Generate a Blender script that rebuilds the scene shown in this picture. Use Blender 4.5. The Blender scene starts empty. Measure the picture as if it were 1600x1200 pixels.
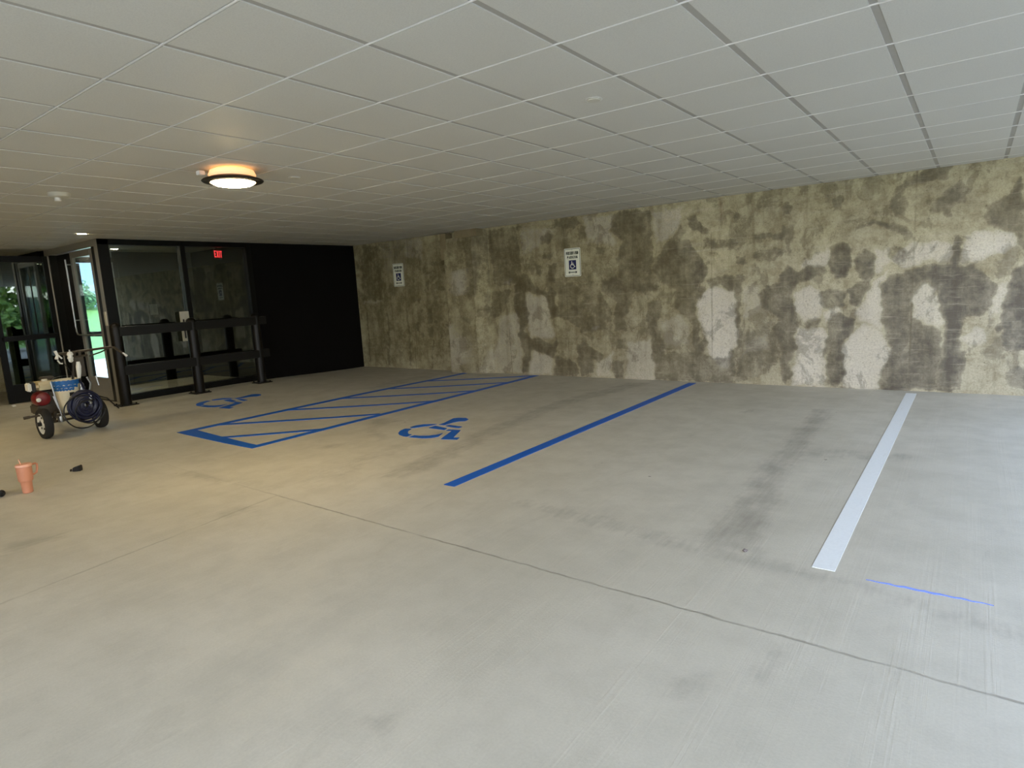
import bpy, bmesh, math, random
import numpy as np
from mathutils import Vector, Matrix

# ------------------------------------------------------------------ camera, sky, sun, exposure
S = bpy.context.scene
S.view_settings.view_transform = 'Standard'
S.view_settings.look = 'None'
S.view_settings.gamma = 1.0
S.view_settings.use_curve_mapping = False
S.view_settings.exposure = 0.93
S.cycles.use_denoising = True
S.cycles.max_bounces = 12
S.cycles.diffuse_bounces = 8
S.cycles.glossy_bounces = 6
S.cycles.transparent_max_bounces = 12

EYE = 1.5125
cam_data = bpy.data.cameras.new('camera')
cam = bpy.data.objects.new('camera', cam_data)
S.collection.objects.link(cam)
S.camera = cam
cam_data.sensor_width = 36.0
cam_data.sensor_fit = 'HORIZONTAL'
cam_data.lens = 36.0 * 972.09 / 1600.0
cam_data.clip_start = 0.05
cam_data.clip_end = 500
_R = Vector((0.8046114805515959, 0.5911748478206482, -0.055791259788630004))
_U = Vector((-0.04425928641597073, 0.15340151043279937, 0.9871722707627504))
_F = Vector((-0.5921498804614571, 0.7918208609914046, -0.14959359333979777))
cam.matrix_world = Matrix(((_R.x, _U.x, -_F.x, 0), (_R.y, _U.y, -_F.y, 0), (_R.z, _U.z, -_F.z, EYE), (0, 0, 0, 1)))

W = bpy.data.worlds.new('sky')
S.world = W
W.use_nodes = True
nt = W.node_tree
nt.nodes.clear()
_o = nt.nodes.new('ShaderNodeOutputWorld')
_b = nt.nodes.new('ShaderNodeBackground')
_b.inputs['Strength'].default_value = 5.0
_t = nt.nodes.new('ShaderNodeTexCoord')
_s = nt.nodes.new('ShaderNodeSeparateXYZ')
_r = nt.nodes.new('ShaderNodeValToRGB')
_r.color_ramp.elements[0].position = 0.0
_r.color_ramp.elements[0].color = (1.0, 0.985, 0.95, 1)
_r.color_ramp.elements[1].position = 0.8
_r.color_ramp.elements[1].color = (0.22, 0.40, 0.80, 1)
nt.links.new(_t.outputs['Generated'], _s.inputs[0])
nt.links.new(_s.outputs['Z'], _r.inputs[0])
nt.links.new(_r.outputs[0], _b.inputs['Color'])
nt.links.new(_b.outputs[0], _o.inputs[0])

sun_data = bpy.data.lights.new('sun', 'SUN')
sun_data.energy = 4.0
sun_data.angle = math.radians(1.0)
sun_data.color = (1.0, 0.93, 0.82)
sun = bpy.data.objects.new('sun', sun_data)
S.collection.objects.link(sun)
sun.rotation_euler = Vector((-0.25, 0.55, -1.6)).to_track_quat('-Z', 'Y').to_euler()

# ------------------------------------------------------------------ helpers
C = S.collection
PI = math.pi
HC = 2.63          # ceiling height
WY = 9.0           # far concrete wall
LX = -10.765       # dark wall with the entrance glazing
rng = random.Random(7)


def srgb(*c):
    return tuple(((v / 255) / 12.92 if v <= 10 else ((v / 255 + 0.055) / 1.055) ** 2.4) for v in c) + (1,)


def sst(a):
    a = np.clip(a, 0, 1)
    return a * a * (3 - 2 * a)


def fz(x, y):
    """the slab rises ten centimetres towards the entrance"""
    return 0.1 * float(sst((-6 - x) / 4.4)) * (1 - 0.75 * float(sst((y - 6) / 3)))


class N:
    """small node builder"""
    def __init__(s, name):
        s.m = bpy.data.materials.new(name)
        s.m.use_nodes = True
        s.t = s.m.node_tree
        s.p = s.t.nodes['Principled BSDF']
        s.out = s.t.nodes['Material Output']
        tc = s.t.nodes.new('ShaderNodeTexCoord')
        s.obj = tc.outputs['Object']
        s.geo = s.t.nodes.new('ShaderNodeNewGeometry').outputs['Position']

    def _set(s, sock, v):
        if isinstance(v, bpy.types.NodeSocket):
            s.t.links.new(v, sock)
        else:
            sock.default_value = v

    def math(s, op, a, b=0.0, clamp=False):
        n = s.t.nodes.new('ShaderNodeMath')
        n.operation = op
        n.use_clamp = clamp
        s._set(n.inputs[0], a)
        s._set(n.inputs[1], b)
        return n.outputs[0]

    def map(s, vec, scale=(1, 1, 1), loc=(0, 0, 0)):
        n = s.t.nodes.new('ShaderNodeMapping')
        n.inputs['Scale'].default_value = scale
        n.inputs['Location'].default_value = loc
        s.t.links.new(vec, n.inputs['Vector'])
        return n.outputs[0]

    def noise(s, vec, scale, detail=4, rough=0.55, dist=0.0):
        n = s.t.nodes.new('ShaderNodeTexNoise')
        n.inputs['Scale'].default_value = scale
        n.inputs['Detail'].default_value = detail
        n.inputs['Roughness'].default_value = rough
        n.inputs['Distortion'].default_value = dist
        s.t.links.new(vec, n.inputs['Vector'])
        return n.outputs[0]

    def voro(s, vec, scale):
        n = s.t.nodes.new('ShaderNodeTexVoronoi')
        n.inputs['Scale'].default_value = scale
        s.t.links.new(vec, n.inputs['Vector'])
        return n.outputs['Distance']

    def step(s, v, a, b, lo=0.0, hi=1.0):
        n = s.t.nodes.new('ShaderNodeMapRange')
        n.interpolation_type = 'SMOOTHSTEP'
        s._set(n.inputs['Value'], v)
        for k, x in (('From Min', a), ('From Max', b), ('To Min', lo), ('To Max', hi)):
            n.inputs[k].default_value = x
        return n.outputs[0]

    def mix(s, f, a, b, blend='MIX'):
        n = s.t.nodes.new('ShaderNodeMix')
        n.data_type = 'RGBA'
        n.blend_type = blend
        s._set(n.inputs[0], f)
        s._set(n.inputs[6], a)
        s._set(n.inputs[7], b)
        return n.outputs[2]

    def attr(s, name):
        n = s.t.nodes.new('ShaderNodeAttribute')
        n.attribute_name = name
        x = s.t.nodes.new('ShaderNodeSeparateColor')
        s.t.links.new(n.outputs['Color'], x.inputs[0])
        return x.outputs

    def xyz(s, v):
        n = s.t.nodes.new('ShaderNodeSeparateXYZ')
        s.t.links.new(v, n.inputs[0])
        return n.outputs

    def bump(s, h, strength=0.3, dist=0.01):
        n = s.t.nodes.new('ShaderNodeBump')
        n.inputs['Strength'].default_value = strength
        n.inputs['Distance'].default_value = dist
        s.t.links.new(h, n.inputs['Height'])
        s.t.links.new(n.outputs[0], s.p.inputs['Normal'])

    def base(s, c):
        s._set(s.p.inputs['Base Color'], c)

    def set(s, **k):
        for a, v in k.items():
            s._set(s.p.inputs[a.replace('_', ' ')], v)


def simple(name, col, rough=0.5, metal=0.0, var=0.12, scale=14.0, bump=0.0, emit=None, power=0.0, spec=0.5, coat=0.0):
    """painted, moulded or metal surface with a little procedural unevenness"""
    n = N(name)
    f = n.noise(n.obj, scale, 4)
    dark = tuple(c * (1 - var) for c in col[:3]) + (1,)
    lite = tuple(min(1, c * (1 + var)) for c in col[:3]) + (1,)
    n.base(n.mix(f, dark, lite))
    n.set(Roughness=rough, Metallic=metal)
    n.p.inputs['Specular IOR Level'].default_value = spec
    n.p.inputs['Coat Weight'].default_value = coat
    if bump:
        n.bump(n.noise(n.obj, scale * 8, 3), bump, 0.003)
    if emit:
        n.p.inputs['Emission Color'].default_value = emit
        n.p.inputs['Emission Strength'].default_value = power
    return n.m


def obj(name, bm, m, parent=None, loc=None, smooth=False, kind=None):
    me = bpy.data.meshes.new(name)
    bmesh.ops.recalc_face_normals(bm, faces=bm.faces)
    bm.to_mesh(me)
    bm.free()
    if not isinstance(m, (list, tuple)):
        m = [m]
    for x in m:
        me.materials.append(x)
    if smooth:
        for p in me.polygons:
            p.use_smooth = True
        me.set_sharp_from_angle(angle=math.radians(40))
    o = bpy.data.objects.new(name, me)
    C.objects.link(o)
    if parent:
        o.parent = parent
    if loc:
        o.location = loc
    if kind:
        o['kind'] = kind
    return o


def tag(o, label=None, cat=None, group=None, kind=None):
    for k, v in (('label', label), ('category', cat), ('group', group), ('kind', kind)):
        if v:
            o[k] = v
    return o


def thing(name, loc, label=None, cat=None, group=None, kind=None, rz=0.0):
    o = bpy.data.objects.new(name, None)
    C.objects.link(o)
    o.empty_display_size = 0.1
    o.location = loc
    o.rotation_euler = (0, 0, rz)
    return tag(o, label, cat, group, kind)


def box(bm, x0, x1, y0, y1, z0, z1, bev=0.0, mi=0):
    r = bmesh.ops.create_cube(bm, size=1.0)
    vs = r['verts']
    for v in vs:
        v.co = Vector(((x0 + x1) / 2 + v.co.x * (x1 - x0), (y0 + y1) / 2 + v.co.y * (y1 - y0), (z0 + z1) / 2 + v.co.z * (z1 - z0)))
    fs = list({f for v in vs for f in v.link_faces})
    for f in fs:
        f.material_index = mi
    if bev:
        es = list({e for v in vs for e in v.link_edges})
        bmesh.ops.bevel(bm, geom=es, offset=bev, segments=2, affect='EDGES', clamp_overlap=True)
    return bm


def B(*a, **k):
    return box(bmesh.new(), *a, **k)


def tube(bm, pts, r, seg=8, closed=False, mi=0):
    """swept round tube through points; r may be a number or a list"""
    pts = [Vector(p) for p in pts]
    n = len(pts)
    rr = r if isinstance(r, (list, tuple)) else [r] * n
    rings = []
    up = None
    for i, p in enumerate(pts):
        a = pts[(i - 1) % n] if (closed or i > 0) else p
        b = pts[(i + 1) % n] if (closed or i < n - 1) else p
        t = (b - a).normalized()
        if up is None:
            up = t.orthogonal().normalized()
        else:
            up = (up - t * up.dot(t))
            up = up.normalized() if up.length > 1e-6 else t.orthogonal().normalized()
        s = t.cross(up)
        rings.append([bm.verts.new(p + (up * math.cos(2 * PI * k / seg) + s * math.sin(2 * PI * k / seg)) * rr[i]) for k in range(seg)])
    for i in range(n if closed else n - 1):
        A, D = rings[i], rings[(i + 1) % n]
        off = 0
        if closed and i == n - 1:
            off = min(range(seg), key=lambda q: (A[0].co - D[q].co).length)
        for k in range(seg):
            f = bm.faces.new((A[k], A[(k + 1) % seg], D[(k + 1 + off) % seg], D[(k + off) % seg]))
            f.material_index = mi
    if not closed:
        bm.faces.new(rings[0][::-1]).material_index = mi
        bm.faces.new(rings[-1]).material_index = mi
    return bm


def lathe(bm, prof, seg=28, axis='Z', c=(0, 0, 0), mi=0, cap=True):
    """profile of (radius, height) turned about an axis through c"""
    c = Vector(c)
    rings = []
    for r, h in prof:
        ring = []
        for k in range(seg):
            a = 2 * PI * k / seg
            u, v = r * math.cos(a), r * math.sin(a)
            d = {'Z': (u, v, h), 'Y': (u, h, v), 'X': (h, u, v)}[axis]
            ring.append(bm.verts.new(c + Vector(d)))
        rings.append(ring)
    for i in range(len(rings) - 1):
        for k in range(seg):
            bm.faces.new((rings[i][k], rings[i][(k + 1) % seg], rings[i + 1][(k + 1) % seg], rings[i + 1][k])).material_index = mi
    for ring, (r, h) in ((rings[0], prof[0]), (rings[-1], prof[-1])):
        if r > 1e-5 and cap:
            bm.faces.new(ring).material_index = mi
    bmesh.ops.remove_doubles(bm, verts=bm.verts, dist=1e-6)
    return bm


def L(prof, **k):
    return lathe(bmesh.new(), prof, **k)


def prism(bm, poly, fn, t0, t1):
    """polygon extruded between two offsets; fn(u, v, w) gives the point"""
    a = [bm.verts.new(fn(u, v, t0)) for u, v in poly]
    b = [bm.verts.new(fn(u, v, t1)) for u, v in poly]
    n = len(poly)
    bm.faces.new(a)
    bm.faces.new(b[::-1])
    for i in range(n):
        bm.faces.new((a[i], a[(i + 1) % n], b[(i + 1) % n], b[i]))
    return bm


def circ(cx, cy, r, n=20, a0=0.0, a1=2 * PI):
    return [(cx + r * math.cos(a0 + (a1 - a0) * i / n), cy + r * math.sin(a0 + (a1 - a0) * i / n)) for i in range(n)]


# ------------------------------------------------------------------ dirt and damp on the concrete, plus shade painted at the wall's left end
DARK=[(0.55,[(-7.08,2.62),(-6.42,2.58),(-6.41,2.12),(-6.41,1.79),(-6.32,1.68),(-6.61,1.58),(-7.01,1.64),(-7.05,2.06)]),
(0.6,[(-7.38,2.65),(-7.08,2.62),(-7.19,1.61),(-7.28,0.71),(-7.32,-0.01),(-7.42,-0.01),(-7.41,0.71),(-7.47,1.31)]),
(0.85,[(-6.51,1.65),(-6.36,1.79),(-6.15,1.56),(-5.85,1.42),(-5.8,1.54),(-5.68,1.46),(-5.71,1.25),(-5.65,1.1),(-5.83,1.04),(-5.9,1.38),(-6.29,1.45),(-6.33,1.27),(-6.25,1.05),(-6.31,0.9),(-6.43,0.78),(-6.25,0.63),(-6.03,0.63),(-5.81,0.52),(-5.76,0.67),(-5.73,0.52),(-5.78,0.3),(-6.04,0.41),(-6.27,0.41),(-6.34,0.02),(-6.45,0.02),(-6.43,0.4),(-6.53,0.71),(-6.46,0.94),(-6.58,1.28)]),
(0.6,[(-5.95,2.33),(-5.79,2.44),(-5.67,2.38),(-5.76,2.28),(-5.93,2.23)]),
(0.5,[(-5.94,2.1),(-5.71,2.1),(-5.78,2.0),(-5.93,2.01)]),
(0.7,[(-5.82,1.9),(-5.67,1.91),(-5.71,1.61),(-5.84,1.61)]),
(0.6,[(-6.09,1.9),(-5.95,1.91),(-6.03,1.7),(-6.1,1.77)]),
(0.5,[(-5.66,2.65),(-5.21,2.64),(-5.17,2.5),(-5.3,2.44),(-5.66,2.5)]),
(0.5,[(-5.22,2.44),(-5.06,2.44),(-5.09,2.22),(-5.23,2.25)]),
(0.6,[(-4.92,2.09),(-4.75,2.07),(-4.77,1.96),(-4.9,1.97)]),
(0.62,[(-4.6,2.54),(-4.49,2.63),(-3.96,2.6),(-3.95,2.09),(-3.98,1.52),(-3.81,1.44),(-4.06,1.36),(-4.23,1.4),(-4.31,1.2),(-4.43,0.94),(-4.4,0.77),(-4.66,0.77),(-4.57,1.21),(-4.75,1.35),(-4.82,1.53),(-4.75,1.59),(-4.52,1.55),(-4.55,1.88),(-4.46,2.2),(-4.61,2.31)]),
(0.85,[(-4.82,1.56),(-4.59,1.6),(-4.41,1.54),(-3.85,1.48),(-3.88,1.4),(-4.31,1.37),(-4.68,1.33),(-4.81,1.42)]),
(0.75,[(-3.95,1.71),(-3.87,1.92),(-3.73,2.07),(-3.38,2.08),(-3.25,1.81),(-3.11,1.65),(-3.13,1.5),(-3.32,1.36),(-3.55,1.34),(-3.81,1.51)]),
(0.6,[(-3.4,2.37),(-3.26,2.43),(-3.18,2.26),(-3.08,2.16),(-3.16,2.12),(-3.37,2.25)]),
(0.5,[(-3.77,2.06),(-3.6,2.15),(-3.5,2.29),(-3.42,2.19),(-3.52,2.05)]),
(0.55,[(-3.61,1.34),(-3.38,1.42),(-3.12,1.41),(-3.13,1.32),(-3.26,1.2),(-3.28,1.05),(-3.25,0.86),(-3.25,0.54),(-3.17,0.67),(-3.11,0.58),(-3.24,0.35),(-3.33,0.38),(-3.36,0.86),(-3.55,1.05)]),
(0.7,[(-4.01,1.23),(-3.82,1.22),(-3.79,1.09),(-3.89,0.93),(-3.83,0.67),(-3.78,0.44),(-3.84,0.21),(-3.98,0.34),(-4.02,0.67),(-4.07,1.0)]),
(0.45,[(-5.63,1.53),(-4.9,1.57),(-4.8,1.29),(-4.65,1.08),(-4.7,0.77),(-5.17,0.74),(-5.49,0.96),(-5.66,1.03)]),
(0.75,[(-5.44,1.24),(-5.15,1.23),(-5.07,1.16),(-5.24,1.02),(-5.4,1.1)]),
(0.75,[(-5.86,1.26),(-5.65,1.21),(-5.66,1.03),(-5.83,1.0)]),
(0.65,[(-5.57,1.56),(-5.34,1.59),(-5.41,1.45),(-5.39,1.31),(-5.54,1.32)]),
(0.75,[(-5.78,0.34),(-5.61,0.34),(-5.36,0.24),(-5.29,0.06),(-5.41,0.02),(-5.8,0.0)]),
(0.75,[(-5.35,0.53),(-5.18,0.6),(-4.99,0.42),(-4.83,0.36),(-4.89,0.25),(-5.03,0.3),(-5.0,0.07),(-5.25,0.02),(-5.31,0.31)]),
(0.8,[(-4.68,0.24),(-4.49,0.29),(-4.46,0.02),(-4.61,-0.01)]),
(0.5,[(-4.59,0.64),(-4.44,0.64),(-4.45,0.47),(-4.6,0.46)]),
(0.5,[(-5.29,0.95),(-5.08,0.95),(-5.13,0.74),(-5.27,0.74)]),
(0.5,[(-3.94,0.34),(-3.66,0.44),(-3.27,0.42),(-2.89,0.36),(-2.71,0.55),(-2.71,-0.01),(-3.95,0.0)]),
(0.4,[(-3.19,2.08),(-2.71,2.05),(-2.71,1.92),(-3.16,1.93)]),
(0.6,[(-3.1,1.5),(-2.71,1.57),(-2.71,1.33),(-2.86,1.4),(-3.07,1.38)]),
(0.45,[(-7.07,1.53),(-6.61,1.51),(-6.78,1.13),(-7.08,1.02)]),
(0.65,[(-0.85,2.39),(-0.72,2.55),(-0.41,2.63),(-0.26,2.63),(-0.28,2.49),(-0.71,2.45),(-0.74,2.35),(-0.68,2.26),(-0.7,2.14),(-0.82,2.15),(-0.86,2.28)]),
(0.75,[(-0.46,2.21),(-0.29,2.38),(-0.17,2.44),(-0.1,2.34),(-0.16,2.21),(-0.26,2.16),(-0.26,2.06),(-0.32,2.04),(-0.35,2.12),(-0.46,2.11)]),
(0.75,[(0.03,2.13),(0.12,2.19),(0.26,2.24),(0.37,2.44),(0.41,1.65),(0.34,1.7),(0.34,1.85),(0.14,1.89),(0.05,2.03)]),
(0.7,[(-1.48,2.4),(-1.4,2.45),(-1.35,2.39),(-1.4,2.28),(-1.48,2.28)]),
(0.8,[(-2.09,2.44),(-2.0,2.45),(-1.99,2.28),(-2.09,2.29)]),
(0.7,[(-2.7,2.41),(-2.63,2.38),(-2.66,2.27),(-2.71,2.27)]),
(0.6,[(-2.48,2.07),(-2.12,2.06),(-2.08,2.15),(-1.94,2.13),(-1.95,1.99),(-2.02,1.88),(-2.02,1.73),(-2.06,1.72),(-2.08,1.97),(-2.46,2.01)]),
(0.45,[(-2.49,1.86),(-2.23,1.87),(-2.07,1.83),(-2.07,1.77),(-2.26,1.69),(-2.46,1.74)]),
(0.7,[(-2.71,1.82),(-2.58,1.81),(-2.58,1.71),(-2.71,1.72)]),
(0.7,[(-2.71,1.57),(-2.6,1.53),(-2.61,1.29),(-2.66,1.1),(-2.63,0.59),(-2.71,0.4)]),
(0.85,[(-1.54,1.64),(-1.53,1.81),(-1.42,1.9),(-1.32,1.86),(-1.29,1.76),(-1.29,1.46),(-1.41,1.43),(-1.51,1.53)]),
(0.8,[(-1.26,1.65),(-1.14,1.78),(-1.03,1.73),(-1.02,1.44),(-1.11,1.39),(-1.23,1.56)]),
(0.7,[(-1.29,2.01),(-1.22,2.07),(-1.03,2.11),(-0.79,2.04),(-0.67,1.92),(-0.62,1.81),(-0.72,1.83),(-0.86,1.97),(-1.03,2.07),(-1.17,2.04)]),
(0.8,[(-2.13,1.47),(-2.02,1.6),(-1.92,1.52),(-1.73,1.6),(-1.59,1.57),(-1.54,1.5),(-1.7,1.42),(-1.92,1.37),(-1.97,1.2),(-1.91,1.02),(-1.94,0.9),(-1.88,0.78),(-1.96,0.69),(-1.92,0.51),(-2.0,0.29),(-1.93,0.14),(-2.06,0.01),(-2.12,0.44),(-2.21,0.78),(-2.14,0.93),(-2.34,1.06),(-2.39,1.25),(-2.31,1.36),(-2.14,1.39)]),
(0.7,[(-1.64,1.24),(-1.48,1.31),(-1.33,1.23),(-1.34,1.09),(-1.45,1.02),(-1.59,1.08)]),
(0.8,[(-1.3,1.26),(-1.16,1.39),(-1.01,1.43),(-1.05,1.28),(-1.15,1.17),(-1.18,1.06),(-1.27,1.12)]),
(0.6,[(-1.85,0.84),(-1.69,0.94),(-1.6,0.92),(-1.64,0.85),(-1.8,0.79)]),
(0.8,[(-1.54,0.89),(-1.45,0.99),(-1.3,0.95),(-1.21,0.92),(-1.27,0.74),(-1.37,0.66),(-1.33,0.31),(-1.3,0.16),(-1.38,0.01),(-1.46,0.04),(-1.55,0.3),(-1.52,0.48),(-1.6,0.39),(-1.55,0.6)]),
(0.75,[(-0.92,1.27),(-0.87,1.4),(-0.68,1.47),(-0.46,1.5),(-0.22,1.52),(-0.24,1.83),(-0.19,1.85),(-0.16,1.7),(-0.15,1.47),(-0.03,1.5),(0.12,1.37),(0.21,1.28),(0.16,1.04),(0.1,0.94),(-0.09,0.92),(-0.14,0.76),(-0.11,0.53),(-0.06,0.5),(-0.07,0.05),(-0.31,0.06),(-0.3,0.44),(-0.27,0.74),(-0.33,0.98),(-0.31,1.19),(-0.45,1.3),(-0.58,1.15),(-0.62,0.93),(-0.5,0.82),(-0.31,0.74),(-0.3,0.06),(-0.9,0.03),(-0.93,0.17),(-0.81,0.43),(-0.89,0.74),(-0.92,0.99)]),
(0.95,[(-0.32,1.4),(-0.17,1.44),(0.12,1.32),(0.17,1.17),(0.1,0.97),(-0.11,0.95),(-0.14,0.76),(-0.1,0.34),(-0.09,0.07),(-0.27,0.09),(-0.27,0.74),(-0.32,1.14)]),
(0.95,[(-0.91,1.3),(-0.84,1.4),(-0.52,1.44),(-0.45,1.35),(-0.58,1.2),(-0.64,1.04),(-0.88,1.05)]),
(1,[(0.26,0.96),(0.3,1.19),(0.36,1.43),(0.42,1.48),(0.51,1.45),(0.56,0.51),(0.47,0.51),(0.3,0.56),(0.25,0.73)]),
(0.7,[(0.33,0.27),(0.43,0.35),(0.48,0.33),(0.57,0.33),(0.58,0.08),(0.36,0.12)]),
(0.8,[(0.18,0.8),(0.23,0.82),(0.23,0.75),(0.19,0.75)]),
(0.4,[(-0.9,1.76),(-0.74,1.76),(-0.6,1.65),(-0.62,1.59),(-0.78,1.53),(-0.87,1.62)]),
(0.45,[(-2.65,0.75),(-2.31,0.81),(-2.11,0.66),(-2.13,0.29),(-2.4,0.12),(-2.71,0.01),(-2.71,0.37)]),
(1,[(-1.35,0.01),(-1.17,0.02),(-1.16,-0.02),(-1.33,-0.02)]),
(1,[(-0.92,0.01),(-0.63,0.09),(-0.36,0.06),(-0.07,0.03),(-0.92,-0.01)]),
(0.7,[(-9.88,1.2),(-9.83,1.2),(-9.91,0.09),(-9.97,0.09)]),
(0.7,[(-9.31,1.27),(-9.27,1.27),(-9.26,0.07),(-9.31,0.07)]),
(0.7,[(-10.53,1.22),(-10.5,1.21),(-10.53,0.1),(-10.57,0.1)]),
(0.7,[(-8.67,0.62),(-8.63,0.62),(-8.66,0.06),(-8.69,0.06)]),
(0.8,[(-8.71,1.25),(-8.58,1.25),(-8.63,0.95),(-8.75,0.94)]),
(0.8,[(-9.06,0.94),(-8.98,0.94),(-8.98,0.76),(-9.06,0.76)]),
(0.8,[(-8.75,0.87),(-8.6,0.87),(-8.64,0.65),(-8.74,0.68)]),
(0.8,[(-8.28,0.93),(-8.17,0.94),(-8.2,0.86),(-8.29,0.87)]),
(0.8,[(-8.57,0.99),(-8.48,0.99),(-8.5,0.92),(-8.56,0.92)]),
(0.8,[(-8.45,0.7),(-8.35,0.76),(-8.38,0.68),(-8.44,0.66)]),
(0.8,[(-8.96,0.75),(-8.88,0.77),(-8.89,0.68),(-8.95,0.66)]),
(0.6,[(-9.12,1.45),(-8.86,1.45),(-8.89,1.37),(-9.08,1.39)]),
(0.5,[(-8.58,2.14),(-8.15,2.13),(-8.15,2.05),(-8.59,2.08)]),
(0.5,[(-8.7,1.77),(-8.6,1.76),(-8.64,1.6),(-8.69,1.61)]),
(0.4,[(-10.43,2.64),(-9.92,2.57),(-9.97,1.49),(-10.06,1.44),(-10.59,1.46),(-10.6,2.05)]),
(0.5,[(-8.54,1.49),(-8.14,1.44),(-8.14,1.41),(-8.5,1.46)]),
(0.6,[(-8.22,0.62),(-8.13,0.62),(-8.14,0.49),(-8.23,0.49)])]
WHITE=[(0.3,[(-6.34,2.55),(-5.71,2.5),(-5.67,2.38),(-5.98,2.19),(-6.37,2.08),(-6.37,2.37)]),
(0.35,[(-5.09,2.59),(-4.53,2.56),(-4.61,2.31),(-4.54,2.11),(-4.8,2.1),(-5.07,2.19)]),
(0.35,[(-3.93,2.55),(-3.43,2.56),(-3.5,2.29),(-3.63,2.15),(-3.87,2.08),(-3.96,2.37)]),
(0.9,[(-3.23,1.23),(-3.07,1.38),(-2.71,1.33),(-2.71,0.67),(-2.83,0.24),(-2.92,0.23),(-3.08,0.42),(-3.11,0.61),(-3.23,0.8)]),
(0.5,[(-4.4,0.6),(-4.04,0.64),(-3.94,0.31),(-3.95,0.0),(-4.42,-0.02)]),
(0.4,[(-6.29,1.42),(-5.85,1.36),(-5.83,1.04),(-5.76,0.67),(-6.3,0.63),(-6.35,1.27)]),
(0.45,[(-6.22,0.41),(-5.82,0.36),(-5.84,0.02),(-6.32,0.0)]),
(0.35,[(-6.93,1.06),(-6.5,1.13),(-6.46,0.67),(-6.45,0.02),(-7.26,-0.01),(-7.02,0.59)]),
(0.7,[(-7.67,1.91),(-7.46,1.93),(-7.53,1.43),(-7.71,1.47)]),
(0.5,[(-4.95,0.21),(-4.67,0.43),(-4.69,0.01),(-4.96,0.02)]),
(1,[(-5.07,0.81),(-4.91,0.83),(-4.97,0.78)]),
(0.9,[(-6.77,1.66),(-6.6,1.69),(-6.65,1.61)]),
(0.9,[(-8.06,1.75),(-7.93,1.74),(-7.96,1.65),(-8.06,1.65)]),
(0.3,[(-3.83,0.93),(-3.55,0.99),(-3.39,0.86),(-3.4,0.54),(-3.8,0.51)]),
(0.4,[(-8.09,0.92),(-7.87,0.92),(-7.52,0.67),(-7.58,-0.02),(-8.15,-0.04)]),
(0.8,[(-1.91,1.26),(-1.72,1.32),(-1.63,1.27),(-1.56,1.07),(-1.66,0.92),(-1.85,0.87),(-1.91,1.02)]),
(1,[(-1.91,0.75),(-1.63,0.78),(-1.55,0.66),(-1.6,0.42),(-1.54,0.21),(-1.54,0.02),(-1.94,-0.0),(-1.9,0.29)]),
(0.8,[(-1.29,0.69),(-1.14,0.83),(-0.94,0.77),(-0.89,0.55),(-0.81,0.43),(-0.93,0.17),(-0.92,0.0),(-1.3,0.01),(-1.36,0.54)]),
(0.8,[(-1.08,1.19),(-0.94,1.41),(-0.87,1.46),(-0.93,1.33),(-0.94,0.99),(-0.94,0.8),(-1.14,0.89),(-1.2,1.0)]),
(0.6,[(-1.02,1.77),(-0.88,1.76),(-0.85,1.59),(-0.68,1.5),(-0.48,1.57),(-0.23,1.55),(-0.24,1.75),(-0.65,1.79),(-0.99,1.47)]),
(0.85,[(-0.13,1.84),(-0.0,1.87),(0.32,1.85),(0.32,1.7),(0.11,1.62),(0.01,1.53),(-0.13,1.57)]),
(0.7,[(-0.58,1.15),(-0.47,1.28),(-0.36,1.24),(-0.33,1.0),(-0.32,0.74),(-0.5,0.87),(-0.6,0.9)]),
(0.5,[(-0.12,0.66),(-0.02,0.79),(0.09,0.76),(0.11,0.61),(-0.01,0.55)]),
(0.9,[(-1.58,0.98),(-1.45,1.04),(-1.37,1.0),(-1.5,0.95),(-1.56,0.86)]),
(0.4,[(0.21,1.27),(0.32,1.31),(0.24,0.96),(0.14,0.89)]),
(0.5,[(-1.84,1.66),(-1.55,1.81),(-1.54,1.58),(-1.84,1.57)]),
(0.3,[(-2.61,1.41),(-2.37,1.4),(-2.34,1.09),(-2.61,0.91)]),
(0.35,[(-2.61,0.63),(-2.31,0.69),(-2.28,0.5),(-2.61,0.43)]),
(0.2,[(-9.92,2.6),(-9.14,2.64),(-9.22,1.96),(-9.86,2.0)]),
(0.3,[(-9.22,2.59),(-8.68,2.62),(-8.73,2.2),(-9.22,2.24)]),
(0.5,[(-10.59,1.42),(-9.98,1.46),(-9.98,1.43),(-10.56,1.38)])]
FILM_SHADE=[(0.42,[(-7.06,2.64),(-6.4,2.63),(-5.25,2.64),(-3.79,2.57),(-3.19,1.35),(-3.27,0.03),(-7.22,-0.03),(-7.19,1.3)]),
(0.3,[(-2.77,2.67),(0.45,2.64),(0.49,1.76),(-0.38,1.87),(-1.57,1.84),(-2.77,1.42)]),
(0.22,[(-2.77,1.42),(-1.94,1.49),(-1.96,0.01),(-2.77,0.01)]),
(0.6,[(-10.7,2.64),(-8.68,2.59),(-8.05,2.41),(-8.13,-0.0),(-10.71,0.07)])]  # grime, deepened to paint in the weaker light at the left end
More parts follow.
